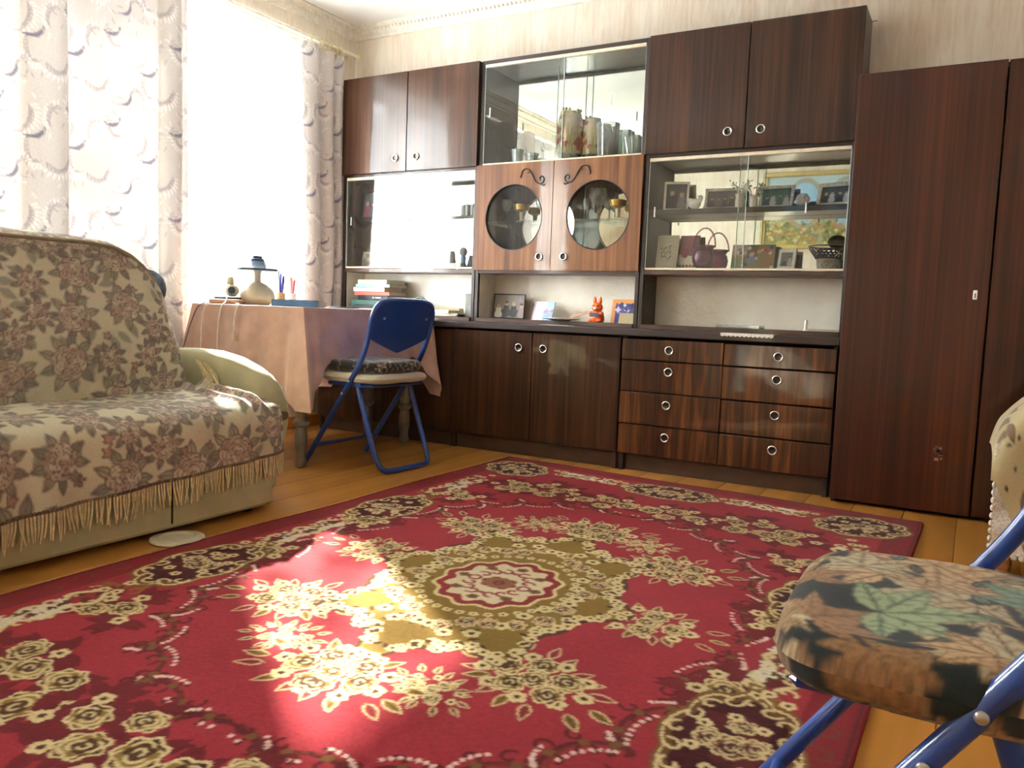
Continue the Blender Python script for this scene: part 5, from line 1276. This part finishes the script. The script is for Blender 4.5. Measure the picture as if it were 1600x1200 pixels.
o = MB().box(-.07, .07, -.04, .04, 0, .012, .004).build('wallet', MATS['black_card'], smooth=40); o.location = (.80, -.0+.035, ZF) if False else (.79, -.004+.0, ZF); o.location.y = .0; o.rotation_euler.z = .1; o.location = (.862-.075+.0, -.0+.012-.01, ZF+.0); 
o.location = (.80, -.02+.0, ZF) if False else (.905-.07-.0, .042, ZF); o.rotation_euler.z = 0; o.scale = (.5, .8, 1); tag(o, 'small black wallet before the grey carton', 'wallet')
# middle niche
cv = people(.21, .14, (128, 124, 114), 41, ((226, 224, 218), (60, 60, 58), (44, 44, 44), (150, 130, 126)), 4, (50, 54, 50))
frame('thin-framed black-and-white photo in the middle niche', 1.138, .115, ZF, .205, .140, mat('frame_thin', (60, 52, 44), .5), cv, tilt=.10, bw=.005, th=.01)
cv = Canvas(.14, .11, .0022, (226, 214, 206)); cv.poly([(0, 0), (.014, 0), (.014, .11), (0, .11)], (110, 60, 96)); cv.poly([(.014, 0), (.05, 0), (.05, .11), (.014, .11)], (226, 196, 200)); cv.poly([(.07, 0), (.14, 0), (.14, .05), (.07, .06)], (92, 124, 190)); cv.poly([(.08, .05), (.14, .045), (.14, .11), (.085, .11)], (126, 166, 190))
for k in range(9): cv.blob(.08+.006*k, .05+.006*math.sin(k), .009, ((60, 40, 60), (190, 60, 70), (60, 80, 150))[k % 3])
card('pink and blue booklet leaning beside the black-and-white photo', 1.365, .085, ZF, .135, .108, cv, rz=-.15, tilt=.35, name='booklet', cat='booklet', th=.008)
pt = thing('plate', 'white china plate in front of the middle niche', 'plate', (1.515, .035, ZF))
MB().lathe([(.045, 0), (.05, .003), (.075, .006), (.100, .012), (.098, .014), (.074, .009), (.048, .006), (1e-6, .006)], (1.515, .035, ZF), 36).build('dish', mat('china', (222, 224, 228), .2, coat=.5), pt, smooth=40)
o = MB().box(-.05, .05, -.035, .035, 0, .002).build('folded_note', mat('kraft', (176, 136, 110), .8)); o.location = (1.60, .075, ZF+.036); o.rotation_euler = (.25, -.3, .3); tag(o, 'folded brown note lying on the white plate', 'paper')
mat('toy_orange', (232, 96, 40), .4, coat=.3, var=(20, .06)); mat('toy_book', (52, 84, 104), .5)
rb2 = thing('rabbit_figurine', 'orange plastic toy rabbit holding a blue book', 'figurine', (1.727, .025, ZF)); X, Y = 1.727, .025
MB().lathe([(1e-6, 0), (.034, .001), (.040, .014), (.038, .034), (.028, .052), (.020, .06), (1e-6, .06)], (X, Y, ZF), 24).build('body', MATS['toy_orange'], rb2, smooth=60)
MB().ell((X, Y-.002, ZF+.078), (.030, .026, .026), 20, 14).build('head', MATS['toy_orange'], rb2, smooth=60)
for sg in (-1, 1):
    MB().ell((X+sg*.015, Y, ZF+.112), (.010, .008, .022), 14, 10).build('ear', MATS['toy_orange'], rb2, smooth=60); MB().ell((X+sg*.030, Y-.012, ZF+.044), (.012, .016, .014), 12, 8).build('arm', MATS['toy_orange'], rb2, smooth=60)
    MB().ell((X+sg*.022, Y-.022, ZF+.010), (.018, .018, .010), 12, 8).build('foot', MATS['toy_orange'], rb2, smooth=60); MB().ell((X+sg*.011, Y-.025, ZF+.085), (.004, .003, .005), 8, 6).build('eye', MATS['black_card'], rb2, smooth=60)
MB().ell((X, Y-.026, ZF+.072), (.011, .008, .008), 12, 8).build('muzzle', MATS['ceramic_white'], rb2, smooth=60)
MB().box(X-.024, X, Y-.038, Y-.034, ZF+.028, ZF+.050).box(X, X+.024, Y-.038, Y-.034, ZF+.028, ZF+.050).build('toy_book', MATS['toy_book'], rb2)
cv = Canvas(.15, .13, .0022, (222, 150, 80)); cv.poly([(.02, .0), (.15, 0), (.15, .105), (.02, .105)], (62, 60, 128))
for k in range(30): r_ = random.Random(k+50); cv.blob(r_.uniform(.025, .145), r_.uniform(.03, .10), r_.uniform(.006, .014), r_.choice(((40, 36, 90), (110, 120, 190), (210, 214, 236), (80, 60, 120))), 4, .3)
card('orange-edged picture with dark blue flowers in the middle niche', 1.845, .10, ZF, .145, .128, cv, tilt=.2, name='picture_card', cat='picture')
cv = Canvas(.09, .07, .003, (206, 196, 158)); card('blank cream card leaning before the blue flower picture', 1.885, .04, ZF, .085, .065, cv, rz=.2, tilt=.6)
# right niche and counter edge
o = MB().lathe([(.013, 0), (.013, .006), (.008, .01), (.008, .045), (.002, .052), (1e-6, .053)], n=14).build('candle', MATS['ceramic_white'], smooth=40); o.location = (2.765, .06, ZF); tag(o, 'short white candle in the right niche', 'candle')
tr = MB().box(2.355, 2.565, .02, .12, ZF, ZF+.004).box(2.355, 2.565, .02, .023, ZF, ZF+.014).box(2.355, 2.565, .117, .12, ZF, ZF+.014).box(2.355, 2.358, .02, .12, ZF, ZF+.014).box(2.562, 2.565, .02, .12, ZF, ZF+.014)
tag(tr.build('tray', MATS['cut_glass']), 'low clear tray in the right niche', 'tray')
o = MB().box(2.78, 2.93, .02, .05, ZF, ZF+.010, .002).build('ruler', mat('ruler_grey', (180, 174, 160), .5)); tag(o, 'grey strip lying at the right end of the right niche', 'ruler')
dl = MB(); n_ = 40; a_ = np.linspace(0, 2*np.pi, n_, endpoint=False); rr_ = 1+.05*np.cos(a_*10)
dl.prism([(2.56+.115*q*math.cos(t_), -.150+.040*q*math.sin(t_)) for q, t_ in zip(rr_, a_)], 'z', ZCT+.0004, ZCT+.0018)
dl.prism([(2.445, ZCT+.001)]+[(2.445+.235*k/24, ZCT-.010-.005*(k % 2)) for k in range(25)]+[(2.68, ZCT+.001)], 'y', -.2155, -.2135)
dl.box(2.445, 2.68, -.2150, -.15, ZCT+.0004, ZCT+.0018)
tag(dl.build('doily', MATS['crochet']), 'white lace doily on the worktop above the drawers', 'doily')
o = MB().box(1.50, 1.66, -.19, -.10, ZCT+.0004, ZCT+.0014).build('paper_sheet', MATS['paper']); tag(o, 'white paper sheet on the worktop below the plate', 'paper')
# left glazed compartment
cv = people(.20, .155, (74, 84, 104), 61, ((150, 64, 78), (90, 96, 120), (70, 74, 96)), 4, (60, 66, 84))
card('red and blue photo print leaning in the left glazed hutch', .125, .165, 1.31, .19, .15, cv, tilt=.05, name='photo', cat='photo') if False else None
board(H1, 'half_shelf', a0+.02, .36, .06, .188, 1.292, 1.304, 'carcass')
card('red and blue photo print on the small left shelf', .135, .135, 1.3045, .20, .155, cv, tilt=.12, name='photo', cat='photo')
def icon(label, x, w, h, cols, y=.10, rz=0):
    c = Canvas(w, h, .0022, cols[0]); r_ = random.Random(int(x*999))
    for k in range(22): c.blob(r_.random()*w, r_.random()*h, r_.uniform(.006, .018), cols[1+k % (len(cols)-1)], 4, .2, r_.random()*6)
    card(label, x, y, ZG+.012, w, h, c, rz=rz, tilt=.2, name='picture_card', cat='picture')
icon('blue and orange picture card in the left glazed hutch', .535, .085, .105, ((90, 140, 190), (220, 160, 90), (70, 110, 170), (230, 220, 200)))
icon('white and blue picture card right of the orange one', .625, .085, .115, ((214, 222, 226), (130, 150, 180), (190, 200, 206), (110, 130, 170)))
icon('pale card at the left end of the lower left hutch shelf', .10, .07, .10, ((150, 150, 146), (190, 170, 140), (120, 110, 100)))
o = MB().box(.66, .86, .035, .075, ZG+.012, ZG+.036, .002).build('white_box', MATS['white_plastic']); tag(o, 'long white box lying in the left glazed hutch', 'box')
fv = thing('figurine', 'grey and blue figurine standing in the left glazed hutch', 'figurine', (.825, .11, ZG+.012))
MB().lathe([(.022, 0), (.024, .01), (.016, .03), (.018, .06), (.012, .075), (1e-6, .076)], (.825, .11, ZG+.012), 18).build('body', mat('fig_blue', (128, 156, 190), .4), fv, smooth=50); MB().ell((.825, .11, ZG+.105), (.026, .022, .028), 16, 10).build('head', mat('fig_grey', (150, 148, 146), .5, var=(30, .2)), fv, smooth=60)
o = MB().prism([(.86, ZG+.012), (.90, ZG+.012), (.88, ZG+.085)], 'y', .09, .13).build('tent_card', MATS['black_card']); tag(o, 'black tent-shaped card in the left glazed hutch', 'card')
for i in range(6):
    h_ = .062+.004*(i % 3); o = MB().box(.815+i*.017, .815+i*.017+.015, .08, .17, 1.2905, 1.2905+h_, .001).build('small_book', mat('sb%d' % i, ((196, 196, 190), (120, 128, 124), (206, 204, 196), (92, 100, 100), (180, 180, 172), (70, 74, 78))[i], .6))
    tag(o, 'thin %s book on the little shelf, %s' % (('pale', 'grey', 'white', 'dark grey', 'light', 'black')[i], ('leftmost of the row', 'second from the left', 'third from the left', 'third from the right', 'second from the right', 'rightmost of the row')[i]), 'book', 'small books on the little shelf')

# ------------------------------------------------------------------ picture on the opposite wall (seen in the mirrors)
PX0, PX1, PZ0, PZ1 = 1.42, 2.62, 1.50, 2.28
pf = thing('painting', 'gold-framed landscape painting on the wall opposite the unit', 'painting', ((PX0+PX1)/2, YF+.02, PZ0))
b = MB(); y0_, y1_ = YF+.001, YF+.035
b.box(PX0, PX1, y0_, y1_, PZ0, PZ0+.05, .01).box(PX0, PX1, y0_, y1_, PZ1-.05, PZ1, .01).box(PX0, PX0+.05, y0_, y1_, PZ0+.05, PZ1-.05, .01).box(PX1-.05, PX1, y0_, y1_, PZ0+.05, PZ1-.05, .01)
b.build('gilt_frame', mat('gilt', (186, 164, 104), .4, metal=.5, bump=(60, .4)), pf)
w_, h_ = PX1-PX0-.1, PZ1-PZ0-.1; cv = Canvas(w_, h_, .008, (150, 160, 120)); rn = random.Random(77)
cv.poly([(0, h_*.55), (w_, h_*.5), (w_, h_), (0, h_)], (176, 196, 204)); cv.poly([(0, 0), (w_, 0), (w_, h_*.3), (0, h_*.34)], (124, 130, 74))
for k in range(260): x, y = rn.random()*w_, rn.random()*h_*.45; cv.blob(x, y, rn.uniform(.008, .022), rn.choice(((96, 110, 60), (176, 160, 90), (190, 120, 70), (210, 190, 130), (70, 84, 60), (120, 110, 130))), 4, .3)
for k in range(2):
    xc = w_*(.30+.36*k); cv.blob(xc, h_*.60, .19, (150, 150, 132), asp=1.35); cv.blob(xc, h_*.60, .15, (150, 186, 214), asp=1.4); cv.poly([(xc-.19, 0), (xc-.15, 0), (xc-.15, h_*.6), (xc-.19, h_*.6)], (150, 150, 132))
for k in range(120): x, y = rn.random()*w_, rn.random()*h_*.36; cv.blob(x, y, rn.uniform(.008, .02), rn.choice(((96, 110, 60), (176, 160, 90), (190, 120, 70), (210, 190, 130))), 4, .3)
nx_, nz_ = 140, 90; u, v = np.meshgrid(np.linspace(0, w_, nx_), np.linspace(0, h_, nz_))
fast_grid('canvas', np.stack([PX1-.05-u, np.full_like(u, YF+.012), PZ0+.05+v], -1), cv.sample(u, v), MATS['print'], pf)
